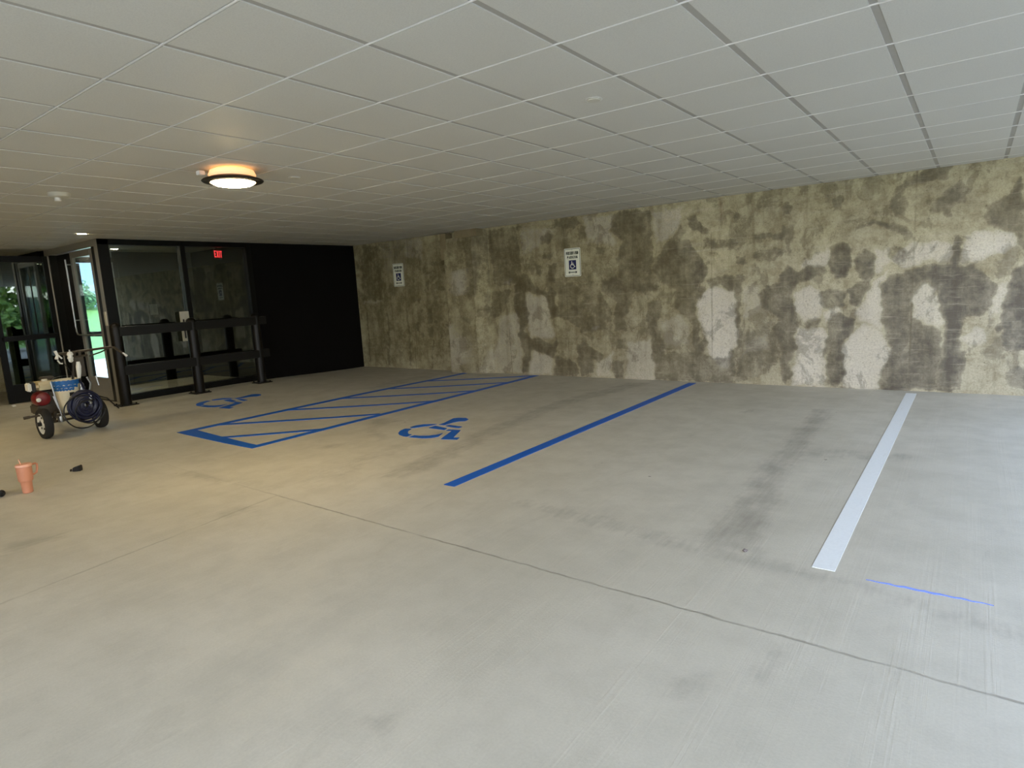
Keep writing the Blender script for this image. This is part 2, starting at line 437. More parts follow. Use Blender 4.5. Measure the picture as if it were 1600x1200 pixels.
FLOORST=[(0.5,[(-4.02,3.43),(-3.76,3.52),(-4.07,5.4),(-4.18,6.98),(-3.87,8.74),(-4.23,8.71),(-4.46,6.79),(-4.28,4.99)]),
(0.22,[(-4.56,3.01),(-4.75,4.13),(-4.75,4.99),(-4.55,4.87),(-4.46,3.87),(-4.32,3.03)]),
(0.6,[(-1.21,3.35),(-0.92,3.39),(-1.1,4.93),(-1.22,7.53),(-1.38,7.54),(-1.29,4.93)]),
(0.8,[(-2.4,3.48),(-2.38,3.5),(-2.31,3.42),(-2.35,3.41)]),
(0.8,[(-2.13,3.44),(-2.1,3.44),(-2.05,3.39),(-2.08,3.38)]),
(0.8,[(-2.56,3.51),(-2.52,3.51),(-2.49,3.47),(-2.53,3.46)]),
(0.4,[(-5.72,4.73),(-5.97,5.13),(-5.75,5.33),(-5.59,5.2),(-5.62,4.92),(-5.48,4.69),(-5.15,4.49),(-5.04,4.35),(-5.36,4.47)]),
(0.55,[(-0.86,2.02),(-0.78,2.15),(-0.78,2.06),(-0.82,1.99)]),
(0.6,[(-0.61,2.27),(-0.59,2.43),(-0.54,2.41),(-0.56,2.3),(-0.6,2.25)]),
(0.7,[(-1.69,1.3),(-1.62,1.31),(-1.6,1.3),(-1.67,1.29)]),
(0.3,[(-2.66,3.47),(-2.11,3.46),(-1.2,3.36),(-0.52,3.28),(0.23,3.14),(0.22,3.05),(-0.5,3.2),(-1.19,3.24),(-2.11,3.3)]),
(0.35,[(-5.18,1.11),(-5.08,1.48),(-5.0,1.42),(-4.97,1.05)]),
(0.3,[(-5.92,2.7),(-4.5,2.79),(-4.48,2.71),(-5.76,2.63)]),
(0.7,[(-6.19,3.02),(-6.16,3.08),(-6.06,3.03),(-6.11,2.98)]),
(0.7,[(-2.11,7.08),(-2.06,7.18),(-2.03,7.04),(-2.08,6.98)]),
(0.7,[(-2.02,7.15),(-1.99,7.2),(-1.96,7.1),(-1.99,7.05)]),
(0.35,[(-5.4,3.84),(-5.37,4.14),(-5.24,4.08),(-5.26,3.77)]),
(0.3,[(-8.13,6.77),(-8.34,9.06),(-5.83,8.92),(-5.78,8.63),(-7.95,8.63),(-7.78,6.6)]),
(0.35,[(-1.13,5.75),(-0.38,5.87),(-0.36,5.66),(-1.07,5.51)]),
(0.25,[(-4.44,2.24),(-4.4,2.42),(-4.17,2.46),(-4.29,2.18)])]


def stain_layer(P, polys, feather, warp):
    """strength of the marks at points P (n, 2)"""
    x, y = P[:, 0], P[:, 1]
    wx = x + warp * (np.sin(5.1 * y + 1.3) * .5 + np.sin(13.7 * y + 4 * x) * .35 + np.sin(31 * y + 17 * x + 2) * .3 + np.sin(57 * y - 23 * x) * .2)
    wy = y + warp * (np.sin(4.3 * x + .4) * .5 + np.sin(15.1 * x - 5 * y) * .35 + np.sin(29 * x + 19 * y + 1) * .3 + np.sin(61 * x + 27 * y) * .2)
    out = np.zeros(len(P))
    for s, poly in polys:
        q = np.array(poly)
        lo, hi = q.min(0) - feather - 2 * warp, q.max(0) + feather + 2 * warp
        sel = np.where((x > lo[0]) & (x < hi[0]) & (y > lo[1]) & (y < hi[1]))[0]
        if not len(sel):
            continue
        px, py = wx[sel], wy[sel]
        dmin = np.full(len(sel), 1e9)
        ins = np.zeros(len(sel), bool)
        for i in range(len(q)):
            ax, ay = q[i]
            bx, by = q[(i + 1) % len(q)]
            ex, ey = bx - ax, by - ay
            t = np.clip(((px - ax) * ex + (py - ay) * ey) / (ex * ex + ey * ey + 1e-12), 0, 1)
            dmin = np.minimum(dmin, np.hypot(px - ax - t * ex, py - ay - t * ey))
            if ey != 0:
                ins ^= ((ay > py) != (by > py)) & (px < ex * (py - ay) / ey + ax)
        sd = np.where(ins, -dmin, dmin)
        m = sst(.5 - sd / (2 * feather)) * s
        out[sel] = np.maximum(out[sel], m)
    return out


def grid_mesh(name, us, vs, fn, m, kind='structure', layers=None):
    U, V = np.meshgrid(us, vs, indexing='xy')
    P = np.stack([U.ravel(), V.ravel()], 1)
    co = fn(P)
    nu, nv = len(us), len(vs)
    i = np.arange(nu * nv).reshape(nv, nu)
    faces = np.stack([i[:-1, :-1].ravel(), i[:-1, 1:].ravel(), i[1:, 1:].ravel(), i[1:, :-1].ravel()], 1)
    me = bpy.data.meshes.new(name)
    me.vertices.add(nu * nv)
    me.vertices.foreach_set('co', co.ravel().astype('f'))
    me.loops.add(faces.size)
    me.loops.foreach_set('vertex_index', faces.ravel().astype('i'))
    me.polygons.add(len(faces))
    me.polygons.foreach_set('loop_start', np.arange(0, faces.size, 4).astype('i'))
    me.polygons.foreach_set('loop_total', np.full(len(faces), 4).astype('i'))
    me.update()
    me.validate()
    if layers is not None:
        a = me.color_attributes.new('marks', 'FLOAT_COLOR', 'POINT')
        col = np.ones((nu * nv, 4), 'f')
        for k, l in enumerate(layers(P)):
            col[:, k] = l
        a.data.foreach_set('color', col.ravel())
    for p in me.polygons:
        p.use_smooth = True
    me.materials.append(m)
    o = bpy.data.objects.new(name, me)
    C.objects.link(o)
    o['kind'] = kind
    return o


# ------------------------------------------------------------------ materials
def m_floor():
    n = N('worn_concrete_slab')
    mk = n.attr('marks')
    big = n.noise(n.geo, 0.55, 5, .6)
    mid = n.noise(n.geo, 3.5, 6, .65)
    fine = n.noise(n.geo, 90, 3)
    swirl = n.noise(n.map(n.geo, (3, 1, 1)), 1.3, 5, .7, 1.5)
    c = n.mix(n.step(big, .3, .7), srgb(183, 179, 164), srgb(197, 193, 179))
    c = n.mix(n.step(mid, .35, .75, 0, .35), c, srgb(164, 160, 146))
    c = n.mix(n.step(swirl, .56, .74, 0, .2), c, srgb(154, 149, 134))
    c = n.mix(n.step(fine, .2, .8, 0, .12), c, srgb(120, 112, 98))
    x = n.xyz(n.geo)
    # broom finish running towards the far wall
    broom = n.noise(n.map(n.geo, (85, 1.2, 1)), 1.0, 4, .6)
    broad = n.noise(n.map(n.geo, (9, .25, 1)), 1.0, 3)
    bm_ = n.math('MULTIPLY', n.step(broom, .35, .75), n.step(broad, .35, .65))
    c = n.mix(n.math('MULTIPLY', bm_, .16), c, srgb(214, 206, 190))
    grain = n.math('SUBTRACT', n.math('MULTIPLY', n.math('ADD', n.noise(n.map(n.geo, (30, 4, 1)), 1.0, 4), mid), .5), .5)
    d = n.math('ADD', mk[0], n.math('MULTIPLY', n.math('MULTIPLY', grain, 2.2), n.step(mk[0], 0, .15)), True)
    c = n.mix(n.math('MULTIPLY', d, .5), c, srgb(106, 101, 92))
    # saw-cut joints, y = 2.6 across the aisle and x = -4.2 along it
    wob = n.math('MULTIPLY', n.math('SUBTRACT', n.noise(n.geo, 6, 4), .5), .035)
    jy = n.math('ABSOLUTE', n.math('ADD', n.math('ADD', n.math('ADD', x[1], -2.588), n.math('MULTIPLY', x[0], .021)), wob))
    jx = n.math('ABSOLUTE', n.math('ADD', n.math('ADD', n.math('ADD', x[0], 4.02), n.math('MULTIPLY', x[1], .14)), wob))
    brk = n.step(n.noise(n.geo, 2.3, 4), .3, .6, .25, 1)
    ly = n.math('MULTIPLY', n.math('MULTIPLY', n.step(jy, .003, .011, 1, 0), brk), n.step(x[0], -5.2, -4.2, .2, 1))
    lx = n.math('MULTIPLY', n.math('MULTIPLY', n.step(jx, .004, .014, 1, 0), brk), n.step(x[1], 2.6, 2.75, .65, .12))
    line = n.math('MAXIMUM', ly, lx)
    c = n.mix(n.math('MULTIPLY', line, .5), c, srgb(88, 80, 68))
    # small dark specks
    sp = n.step(n.voro(n.geo, 1.7), .012, .03, 1, 0)
    c = n.mix(n.math('MULTIPLY', sp, .7), c, srgb(70, 62, 52))
    n.base(c)
    n.set(Roughness=n.step(mid, .3, .7, .5, .68))
    n.p.inputs['Specular IOR Level'].default_value = .4
    h = n.math('ADD', n.math('MULTIPLY', bm_, .6), n.math('MULTIPLY', fine, .35))
    h = n.math('SUBTRACT', h, n.math('MULTIPLY', line, 1.5))
    n.bump(h, .35, .004)
    return n.m


def m_wall():
    n = N('stained_board_formed_concrete')
    mk = n.attr('marks')
    x = n.xyz(n.geo)
    boards = n.noise(n.map(n.geo, (1.1, 1, 16)), 1.0, 5, .6)
    big = n.noise(n.geo, 1.1, 5, .65)
    mid = n.noise(n.geo, 5.5, 6, .7)
    runs = n.noise(n.map(n.geo, (7, 7, .55)), 1.0, 5, .65)
    fine = n.noise(n.geo, 60, 4)
    # algae-tinted above, cleaner and greyer towards the floor and the open end
    tint = n.math('ADD', n.math('ADD', n.math('MULTIPLY', x[2], .42), n.math('MULTIPLY', x[0], -.09)), n.math('MULTIPLY', n.math('SUBTRACT', big, .5), 1.2))
    c = n.mix(n.step(tint, .2, 1.5), srgb(188, 181, 157), srgb(194, 186, 147))
    c = n.mix(n.step(mid, .4, .7, 0, .6), c, srgb(124, 113, 84))
    c = n.mix(n.step(runs, .52, .75, 0, .5), c, srgb(112, 101, 72))
    c = n.mix(n.step(boards, .5, .72, 0, .3), c, srgb(196, 188, 166))
    edge = n.noise(n.geo, 11, 8, .68)
    edge2 = n.noise(n.map(n.geo, (1, 1, .6)), 38, 5, .7)
    jit = n.math('ADD', n.math('MULTIPLY', n.math('SUBTRACT', edge, .5), .9), n.math('MULTIPLY', n.math('SUBTRACT', edge2, .5), .35))
    ew = n.step(n.math('ADD', mk[1], n.math('MULTIPLY', jit, n.step(mk[1], 0, .08))), .08, .36)
    w = n.math('MULTIPLY', n.math('MULTIPLY', ew, n.math('ADD', n.math('MULTIPLY', mk[1], .75), .2)), n.step(mid, .2, .65, .55, 1.1), True)
    c = n.mix(n.math('MULTIPLY', w, .72), c, srgb(228, 223, 211))
    g = n.math('MULTIPLY', n.math('SUBTRACT', n.math('ADD', n.math('MULTIPLY', mid, .6), n.math('MULTIPLY', runs, .4)), .5), 1.6)
    ed = n.step(n.math('ADD', mk[0], n.math('MULTIPLY', jit, n.step(mk[0], 0, .08))), .1, .42)
    d = n.math('MULTIPLY', ed, n.math('ADD', n.math('ADD', n.math('MULTIPLY', mk[0], .65), .22), n.math('MULTIPLY', g, 1.3)), True)
    dk = n.mix(n.step(tint, .3, 1.5), srgb(78, 72, 64), srgb(74, 66, 42))
    c = n.mix(n.math('MULTIPLY', d, .93), c, dk)
    wild = n.step(n.noise(n.map(n.geo, (1, 1, .8)), 3.4, 8, .66, .5), .53, .6, 0, .4)
    c = n.mix(wild, c, dk)
    c = n.mix(n.step(n.voro(n.geo, 13), .05, .13, .5, 0), c, srgb(74, 66, 50))
    c = n.mix(n.step(fine, .3, .8, 0, .3), c, srgb(96, 88, 66))
    c = n.mix(n.step(edge2, .5, .8, 0, .5), c, srgb(98, 88, 64))
    c = n.mix(n.step(n.noise(n.map(n.geo, (2.5, 1, 30), (3, 0, 7)), 1.0, 5, .65), .54, .75, 0, .35), c, srgb(206, 198, 176))
    rust = n.math('MULTIPLY', n.step(n.noise(n.map(n.geo, (5, 5, .7)), 1.0, 4), .62, .75), n.step(x[2], 2.0, 2.6))
    c = n.mix(n.math('MULTIPLY', rust, .6), c, srgb(104, 70, 34))
    # form-panel joints
    film_shade = n.math('MULTIPLY', mk[2], n.step(n.math('ADD', n.math('MULTIPLY', mid, .6), n.math('MULTIPLY', runs, .4)), .3, .6, .45, 1.15), True)
    c = n.mix(n.math('MULTIPLY', film_shade, n.math('SUBTRACT', 1.0, n.math('MULTIPLY', w, .6))), c, srgb(96, 85, 50))
    bx = n.math('ABSOLUTE', n.math('SUBTRACT', n.math('FRACT', n.math('MULTIPLY', x[0], 1 / 1.22)), .5))
    c = n.mix(n.math('MULTIPLY', n.step(bx, .004, .012, .4, 0), n.step(big, .45, .6)), c, srgb(88, 78, 54))
    n.base(c)
    n.set(Roughness=n.step(d, 0, 1, .9, .6))
    h = n.math('ADD', n.math('MULTIPLY', boards, .8), n.math('ADD', n.math('MULTIPLY', fine, .3), n.math('MULTIPLY', mid, .7)))
    n.bump(h, .55, .015)
    return n.m


def m_tile():
    n = N('mineral_fibre_ceiling_tile')
    f = n.noise(n.geo, 140, 3)
    g = n.noise(n.geo, .9, 3)
    c = n.mix(n.step(f, .35, .7, 0, .25), srgb(208, 206, 194), srgb(178, 175, 164))
    c = n.mix(n.step(g, .3, .7, 0, .12), c, srgb(188, 182, 166))
    n.base(c)
    n.set(Roughness=.62)
    n.p.inputs['Specular IOR Level'].default_value = .35
    n.bump(f, .15, .002)
    return n.m


def m_glass(name, refl=.17, tint=(.55, .62, .6, 1)):
    """tinted reflective glazing"""
    n = N(name)
    t = n.t
    gl = t.nodes.new('ShaderNodeBsdfGlossy')
    gl.inputs['Roughness'].default_value = .015
    gl.inputs['Color'].default_value = (.9, 1, .96, 1)
    tr = t.nodes.new('ShaderNodeBsdfTransparent')
    tr.inputs['Color'].default_value = tint
    fr = t.nodes.new('ShaderNodeLayerWeight')
    fr.inputs['Blend'].default_value = .5
    f = n.math('ADD', n.math('MULTIPLY', n.math('POWER', fr.outputs['Facing'], 5.0), .85), n.math('ADD', n.math('MULTIPLY', n.noise(n.geo, .6, 2), .02), refl), True)
    mx = t.nodes.new('ShaderNodeMixShader')
    t.links.new(f, mx.inputs[0])
    t.links.new(tr.outputs[0], mx.inputs[1])
    t.links.new(gl.outputs[0], mx.inputs[2])
    t.links.new(mx.outputs[0], n.out.inputs['Surface'])
    return n.m


def m_paint(name, col, worn):
    n = N(name)
    f = n.noise(n.geo, 45, 5, .7)
    g = n.noise(n.map(n.geo, (40, 3, 1)), 1.0, 4)
    c = n.mix(n.step(f, .25, .75, 0, .25), col, tuple(v * .75 for v in col[:3]) + (1,))
    c = n.mix(n.math('MULTIPLY', n.step(g, .6, .8), worn), c, srgb(170, 162, 148))
    n.base(c)
    n.set(Roughness=.55)
    n.bump(f, .2, .002)
    return n.m


M = {}
M['floor'] = m_floor()
M['wall'] = m_wall()
M['tile'] = m_tile()
M['grid'] = simple('white_tee_bar', srgb(166, 162, 150), .6, 0, .05)
M['runner'] = simple('white_main_runner', srgb(228, 226, 218), .35, 0, .03)
M['black_wall'] = simple('black_painted_wall', srgb(11, 8, 6), .8, 0, .25, 3, .2, spec=.15)
M['room_black'] = simple('dark_lobby_paint', srgb(14, 14, 13), .9, 0, .2, spec=.1)  # black that puts the lobby's lack of light into the wall colour
M['bronze'] = simple('dark_bronze_aluminium', srgb(11, 10, 8), .35, .0, .15, spec=.2)
M['alu'] = simple('grey_anodised_aluminium', srgb(150, 146, 136), .35, .2, .1)  # the same dark bronze where light catches it, painted pale grey
M['glass'] = m_glass('tinted_glass', .07, (.62, .64, .60, 1))
M['leafglass'] = m_glass('greenish_glass', .09, (.34, .42, .40, 1))
M['clear'] = m_glass('clear_glass', .015, (.9, .95, .95, 1))
M['blue'] = m_paint('blue_line_paint', srgb(0, 90, 188), .1)
M['white'] = m_paint('white_line_paint', srgb(226, 230, 230), .25)
M['post'] = simple('dark_brown_steel', srgb(18, 15, 10), .4, .0, .2, spec=.3)
M['steel'] = simple('bright_steel', srgb(170, 170, 166), .3, .9)
M['plate'] = simple('pale_plastic', srgb(196, 192, 174), .5)
M['blackp'] = simple('black_plastic', srgb(20, 20, 20), .45)
M['rubber'] = simple('black_rubber', srgb(24, 23, 22), .8, 0, .2, 20, .3)
M['hubwhite'] = simple('white_steel_rim', srgb(222, 220, 210), .45)
M['red'] = simple('red_engine_cover', srgb(112, 20, 24), .35, 0, .15)
M['cream'] = simple('cream_fuel_tank', srgb(206, 190, 150), .4)
M['pail'] = simple('cream_white_pail', srgb(216, 206, 176), .5, 0, .12, 8)
M['bluepaint'] = simple('blue_paint_smear', srgb(22, 92, 158), .4, 0, .4, 30)
M['hose'] = simple('navy_hose', srgb(16, 20, 48), .4)
M['blackhose'] = simple('black_hose', srgb(14, 14, 16), .45)
M['frame'] = simple('brown_grey_steel_tube', srgb(74, 66, 54), .45, .4, .25)
M['whitepaint'] = simple('white_spattered_grip', srgb(232, 232, 226), .5)
M['peach'] = simple('peach_powder_coat', srgb(204, 138, 106), .45, 0, .05)
M['peachlid'] = simple('peach_plastic_lid', srgb(226, 168, 140), .35, 0, .05)
M['signwhite'] = simple('white_sign_sheet', srgb(232, 234, 214), .45, 0, .05)
M['signgreen'] = simple('green_sign_ink', srgb(52, 66, 48), .5)
M['signblue'] = simple('blue_sign_ink', srgb(18, 30, 84), .5)
M['chalk'] = simple('blue_chalk', srgb(122, 146, 226), .9, 0, .2, 40)


# ------------------------------------------------------------------ the room
X0, X1, Y0 = -15.2, 2.5, -4.0


def floor_co(P):
    z = .1 * sst((-6 - P[:, 0]) / 4.4) * (1 - .75 * sst((P[:, 1] - 6) / 3))
    return np.stack([P[:, 0], P[:, 1], z], 1)


grid_mesh('floor', np.linspace(X0, X1, 351), np.linspace(Y0, WY + .2, 265), floor_co, M['floor'],
          layers=lambda P: [stain_layer(P, FLOORST, .06, .03)])


def wall_co(P):
    z = P[:, 1]
    x = P[:, 0]
    y = WY + .012 * np.sin(x * 2.1) * np.sin(z * 1.7) + .006 * np.sin(x * 11 + z * 3)
    return np.stack([x, y, z], 1)


grid_mesh('wall_back', np.linspace(LX - .2, X1, 800), np.linspace(-.02, HC + .03, 160), wall_co, M['wall'],
          layers=lambda P: [stain_layer(P, DARK, .03, .03), stain_layer(P, WHITE, .05, .035), stain_layer(P, FILM_SHADE, .3, .1)])

# buttress standing proud of the far wall, with the dark pocket above it
PILX0, PILX1, PILY = -8.02, -7.28, 8.82
sec = [(PILX0, WY), (PILX0, PILY), (PILX0 + .03, PILY - .005), (-7.7, PILY), (-7.35, PILY + .02), (PILX1, PILY + .08), (-7.16, PILY + .15), (-7.1, WY)]
zs = np.linspace(-.02, HC - .12, 60)
bm = bmesh.new()
rows = []
for z in zs:
    rows.append([bm.verts.new((x, y + .008 * math.sin(z * 9 + x * 20), z)) for x, y in sec])
for a, b in zip(rows, rows[1:]):
    for i in range(len(sec) - 1):
        bm.faces.new((a[i], a[i + 1], b[i + 1], b[i]))
bm.faces.new(rows[-1])
cap = []
o = obj('pillar_wall', bm, M['wall'], kind='structure')
at = o.data.color_attributes.new('marks', 'FLOAT_COLOR', 'POINT')
PP = np.array([(v.co.x + .12, v.co.z) for v in o.data.vertices])
dk, wt = stain_layer(PP, DARK, .05, .035), stain_layer(PP, WHITE, .05, .035)
for i in range(len(PP)):
    at.data[i].color = (dk[i], wt[i], .45, 1)
bm = B(PILX0 - .06, PILX0 + .08, PILY - .01, WY, HC - .5, HC - .02)
box(bm, -7.72, -7.2, PILY - .01, WY, HC - .13, HC)
obj('trim_buttress', bm, simple('weathered_board', srgb(140, 128, 96), .85, 0, .3, 6, .4), kind='structure')

# ceiling: tegular lay-in tiles hanging just below a white tee grid
T, OX, OY = .6096, -2.2312, 2.0542
bm = bmesh.new()
i0, i1 = math.floor((X0 - OX) / T), math.ceil((X1 - OX) / T)
j0, j1 = math.floor((Y0 - OY) / T), math.ceil((WY - OY) / T)
G = .0155
tr = random.Random(3)
for i in range(i0, i1):
    for j in range(j0, j1):
        xa, xb = max(OX + i * T, X0) + G, min(OX + (i + 1) * T, X1) - G
        ya, yb = max(OY + j * T, Y0) + .007, min(OY + (j + 1) * T, WY) - .007
        if xb - xa < .03 or yb - ya < .03:
            continue
        q = .003
        dz = [tr.uniform(-.0006, .0006) for _ in range(4)]
        lo = [bm.verts.new(p) for p in ((xa + q, ya + q, HC + dz[0]), (xb - q, ya + q, HC + dz[1]), (xb - q, yb - q, HC + dz[2]), (xa + q, yb - q, HC + dz[3]))]
        hi = [bm.verts.new(p) for p in ((xa, ya, HC + .006), (xb, ya, HC + .006), (xb, yb, HC + .006), (xa, yb, HC + .006))]
        bm.faces.new(lo)
        for k in range(4):
            bm.faces.new((lo[k], lo[(k + 1) % 4], hi[(k + 1) % 4], hi[k]))
for j in range(j0, j1 + 1):
    y = OY + j * T
    if Y0 + .05 < y < WY - .05:
        box(bm, X0, X1, y - .0035, y + .0035, HC - .0015, HC + .004, mi=2)
box(bm, X0, X1, Y0, WY, HC + .0045, HC + .05, mi=1)
obj('ceiling', bm, [M['tile'], M['grid'], M['runner']], kind='structure')
# slab and parapet over the ceiling so no sky leaks in
obj('roof', B(X0 - .4, X1 + .1, Y0 - .1, WY + .6, HC + .06, HC + .5), M['room_black'], kind='structure')

SY = 4.08                      # entrance side of the glazed lobby
# left wall: black beyond the glazing
obj('wall_left', B(LX - .15, LX, 6.59, WY, -.02, HC), M['black_wall'], kind='structure')
# lobby's inner walls, coloured black in place of an unlit interior
VX = -13.0
bm = B(VX - .12, VX, SY - .02, 4.49, -.02, HC)
box(bm, VX - .12, VX, 5.22, 6.75, -.02, HC)
obj('wall_lobby', bm, M['room_black'], kind='structure')
obj('wall_lobby_end', B(VX - .12, LX - .15, 6.62, 6.75, -.02, HC), M['room_black'], kind='structure')
obj('wall_front_left', B(X0, VX - .12, SY - .05, SY + .1, -.02, HC), M['black_wall'], kind='structure')
obj('wall_outer_left', B(X0 - .2, X0, Y0, SY, -.02, HC), M['wall'], kind='structure')
obj('wall_near_left', B(X0, -4.2, Y0 - .2, Y0, -.02, HC), M['wall'], kind='structure')

# ------------------------------------------------------------------ glazed lobby
w = thing('window_1', (LX, 5.3, .1), 'dark framed lobby glazing of two tall panes behind the bollard rail', 'window', kind='structure')
w0 = Vector((LX, 5.3, .1))


def place(name, bm, m, parent, **k):
    """geometry given in world coordinates, hung under a parent"""
    o = obj(name, bm, m, parent, **k)
    p = parent
    mw = Matrix.Identity(4)
    while p:
        mw = Matrix.Translation(p.location) @ p.rotation_euler.to_matrix().to_4x4() @ mw
        p = p.parent
    o.matrix_parent_inverse = mw.inverted()
    return o


FB = -.02
bm = B(LX - .12, LX + .01, SY, 4.235, FB, HC, .004)
place('corner_post', bm, M['bronze'], w)
place('corner_trim', B(LX - .12, LX - .005, SY - .006, SY, FB, HC, .002), M['alu'], w)  # bright side of the corner post, its light put into the colour
place('mullion', B(LX - .11, LX + .012, 5.315, 5.395, FB, HC, .003), M['bronze'], w)
place('jamb', B(LX - .11, LX + .012, 6.5, 6.6, FB, HC, .003), M['bronze'], w)
place('header', B(LX - .11, LX + .01, SY, 6.6, 2.545, HC, .003), M['bronze'], w)
place('sill', B(LX - .11, LX + .02, SY, 6.6, FB, .2, .003), M['bronze'], w)
place('pane', B(LX - .062, LX - .052, 4.235, 5.315, .19, 2.55), M['glass'], w)
place('pane', B(LX - .062, LX - .052, 5.395, 6.5, .19, 2.55), M['glass'], w)
# side of the lobby facing the aisle: header and jambs of the double doorway
w = thing('trim_1', (-11.9, SY, .1), 'dark bronze frame of the double doorway', 'door frame', kind='structure')
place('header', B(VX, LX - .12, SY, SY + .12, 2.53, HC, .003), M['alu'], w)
place('jamb', B(LX - .255, LX - .12, SY + .004, SY + .11, FB, 2.53, .003), M['bronze'], w)
place('jamb', B(VX, -12.78, SY + .004, SY + .11, FB, 2.53, .003), M['bronze'], w)
place('threshold', B(-12.78, LX - .2, SY, SY + .12, .08, .115), M['bronze'], w)


def door_leaf(name, label, w_, glassm, flip, fm, kick):
    """leaf in its own axes: x along the leaf from the hinge, y out of its face, z up"""
    d = thing(name, (0, 0, 0), label, 'door', kind='structure')
    t = .045
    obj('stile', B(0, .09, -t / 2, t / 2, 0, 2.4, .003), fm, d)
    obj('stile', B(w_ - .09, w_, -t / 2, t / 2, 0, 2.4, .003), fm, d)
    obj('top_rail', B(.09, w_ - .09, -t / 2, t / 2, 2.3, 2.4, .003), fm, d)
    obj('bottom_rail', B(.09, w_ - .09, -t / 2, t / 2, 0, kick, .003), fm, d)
    obj('pane', B(.09, w_ - .09, -.005, .005, kick, 2.3), glassm, d)
    pts = [(w_ - .05, .11 * flip, 2.28), (w_ - .05, .11 * flip, 1.2), (w_ - .055, .11 * flip, 1.12), (w_ - .09, .11 * flip, 1.07), (w_ - .16, .11 * flip, 1.06), (.12, .11 * flip, 1.06)]
    bm = tube(bmesh.new(), pts, .0125, 8)
    for p in ((w_ - .05, 2.2), (w_ - .05, 1.3)):
        tube(bm, [(p[0], .11 * flip, p[1]), (p[0], t / 2 * flip, p[1])], .009, 8)
    tube(bm, [(.14, .11 * flip, 1.06), (.06, t / 2 * flip, 1.06)], .009, 8)
    obj('pull_handle', bm, M['steel'], d, smooth=True)
    obj('push_bar', B(.06, w_ - .06, -.085 * flip - .03, -.085 * flip + .03, 1.02, 1.1, .01), M['bronze'], d)
    if flip < 0:
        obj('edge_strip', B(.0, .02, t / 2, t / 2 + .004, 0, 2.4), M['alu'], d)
    bm = bmesh.new()
    for z in (.2, 1.2, 2.2):
        tube(bm, [(-.008, 0, z - .06), (-.008, 0, z + .06)], .012, 8)
    obj('hinge', bm, M['bronze'], d, smooth=True)
    return d


# right-hand leaf, closed; hinge beside the corner post, outside face to -y
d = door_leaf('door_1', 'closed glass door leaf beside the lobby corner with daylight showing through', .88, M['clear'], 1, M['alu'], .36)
d.location = (LX - .265, SY + .03, .115)
d.rotation_euler = (0, 0, PI)
# left-hand leaf, swung open towards the parking bays
d = door_leaf('door_2', 'open glass door leaf standing out behind the line striper, reflecting trees', .88, M['leafglass'], -1, M['bronze'], .3)
d.location = (-12.74, SY - .03, .115)
d.rotation_euler = (0, 0, -PI / 2)
# door to the outside on the lobby's far side
d = thing('door_3', (VX - .05, 4.83, .1), 'glazed outside door seen through the closed lobby leaf', 'door', kind='structure')
bm = B(VX - .1, VX - .02, 4.49, 4.53, .0, HC)
box(bm, VX - .1, VX - .02, 5.15, 5.22, .0, HC)
box(bm, VX - .1, VX - .02, 4.53, 5.15, 2.43, 2.53)
place('frame', bm, M['bronze'], d)
bm = B(VX - .085, VX - .035, 4.545, 4.605, .06, 2.42)
box(bm, VX - .085, VX - .035, 5.06, 5.14, .06, 2.42)
box(bm, VX - .085, VX - .035, 4.6, 5.06, .06, .3)
place('door_leaf', bm, M['bronze'], d)
place('pane', B(VX - .065, VX - .055, 4.6, 5.06, .3, 2.42), M['clear'], d)
place('push_bar', B(VX - .03, VX + .03, 4.53, 5.1, 1.1, 1.18, .01), M['blackp'], d)

# small fittings on and behind the glazing
o = tag(obj('card_reader', B(-.035, .035, -.02, .0, -.11, .11, .006), M['plate'], None, (LX - .06, SY, 1.42)), 'small pale card reader on the lobby corner post above the first bollard', 'card reader')
o = thing('intercom', (LX + .03, 5.23, 1.21), 'pale narrow intercom box with a dark slot left of the middle mullion', 'intercom')
obj('plate', B(-.012, .012, -.075, .075, -.25, .25, .004), M['plate'], o)
obj('slot', B(.012, .016, -.04, -.018, -.2, .12), M['blackp'], o)
tag(obj('paper_notice', B(-.002, .002, -.06, .06, -.085, .085), simple('printed_paper', srgb(120, 120, 112), .8, 0, .3, 40), None, (LX - .07, 4.80, 1.52)), 'small paper notice taped inside the left lobby pane', 'notice')
e = thing('exit_sign', (LX - .25, 6.09, 2.44), 'glowing red exit sign hanging behind the right lobby pane', 'exit sign', rz=math.radians(25))
obj('housing', B(-.02, .02, -.12, .12, -.085, .085, .006), simple('exit_red_face', srgb(60, 6, 8), .5), e)
obj('stem', tube(bmesh.new(), [(0, 0, .085), (0, 0, HC - 2.43)], .01), M['blackp'], e)
LETTERS = {
    'E': [[(0, 0), (.62, 0), (.62, .16), (.18, .16), (.18, .42), (.52, .42), (.52, .58), (.18, .58), (.18, .84), (.62, .84), (.62, 1), (0, 1)]],
    'X': [[(0, 0), (.2, 0), (.36, .34), (.52, 0), (.72, 0), (.46, .5), (.7, 1), (.5, 1), (.36, .68), (.22, 1), (.02, 1), (.26, .5)]],
    'I': [[(0, 0), (.18, 0), (.18, 1), (0, 1)]],
    'T': [[(.24, 0), (.42, 0), (.42, .84), (.66, .84), (.66, 1), (0, 1), (0, .84), (.24, .84)]],
}
bm = bmesh.new()
yy = -.102
for ch in 'EXIT':
    for poly in LETTERS[ch]:
        prism(bm, poly, lambda u, v, t, y0=yy: (t, y0 + u * .078, -.06 + v * .12), .02, .024)
    yy += max(u for p in LETTERS[ch] for u, v in p) * .078 + .014
obj('lettering', bm, simple('lit_red_letters', srgb(255, 60, 60), .5, emit=(1, .05, .06, 1), power=1.7), e)

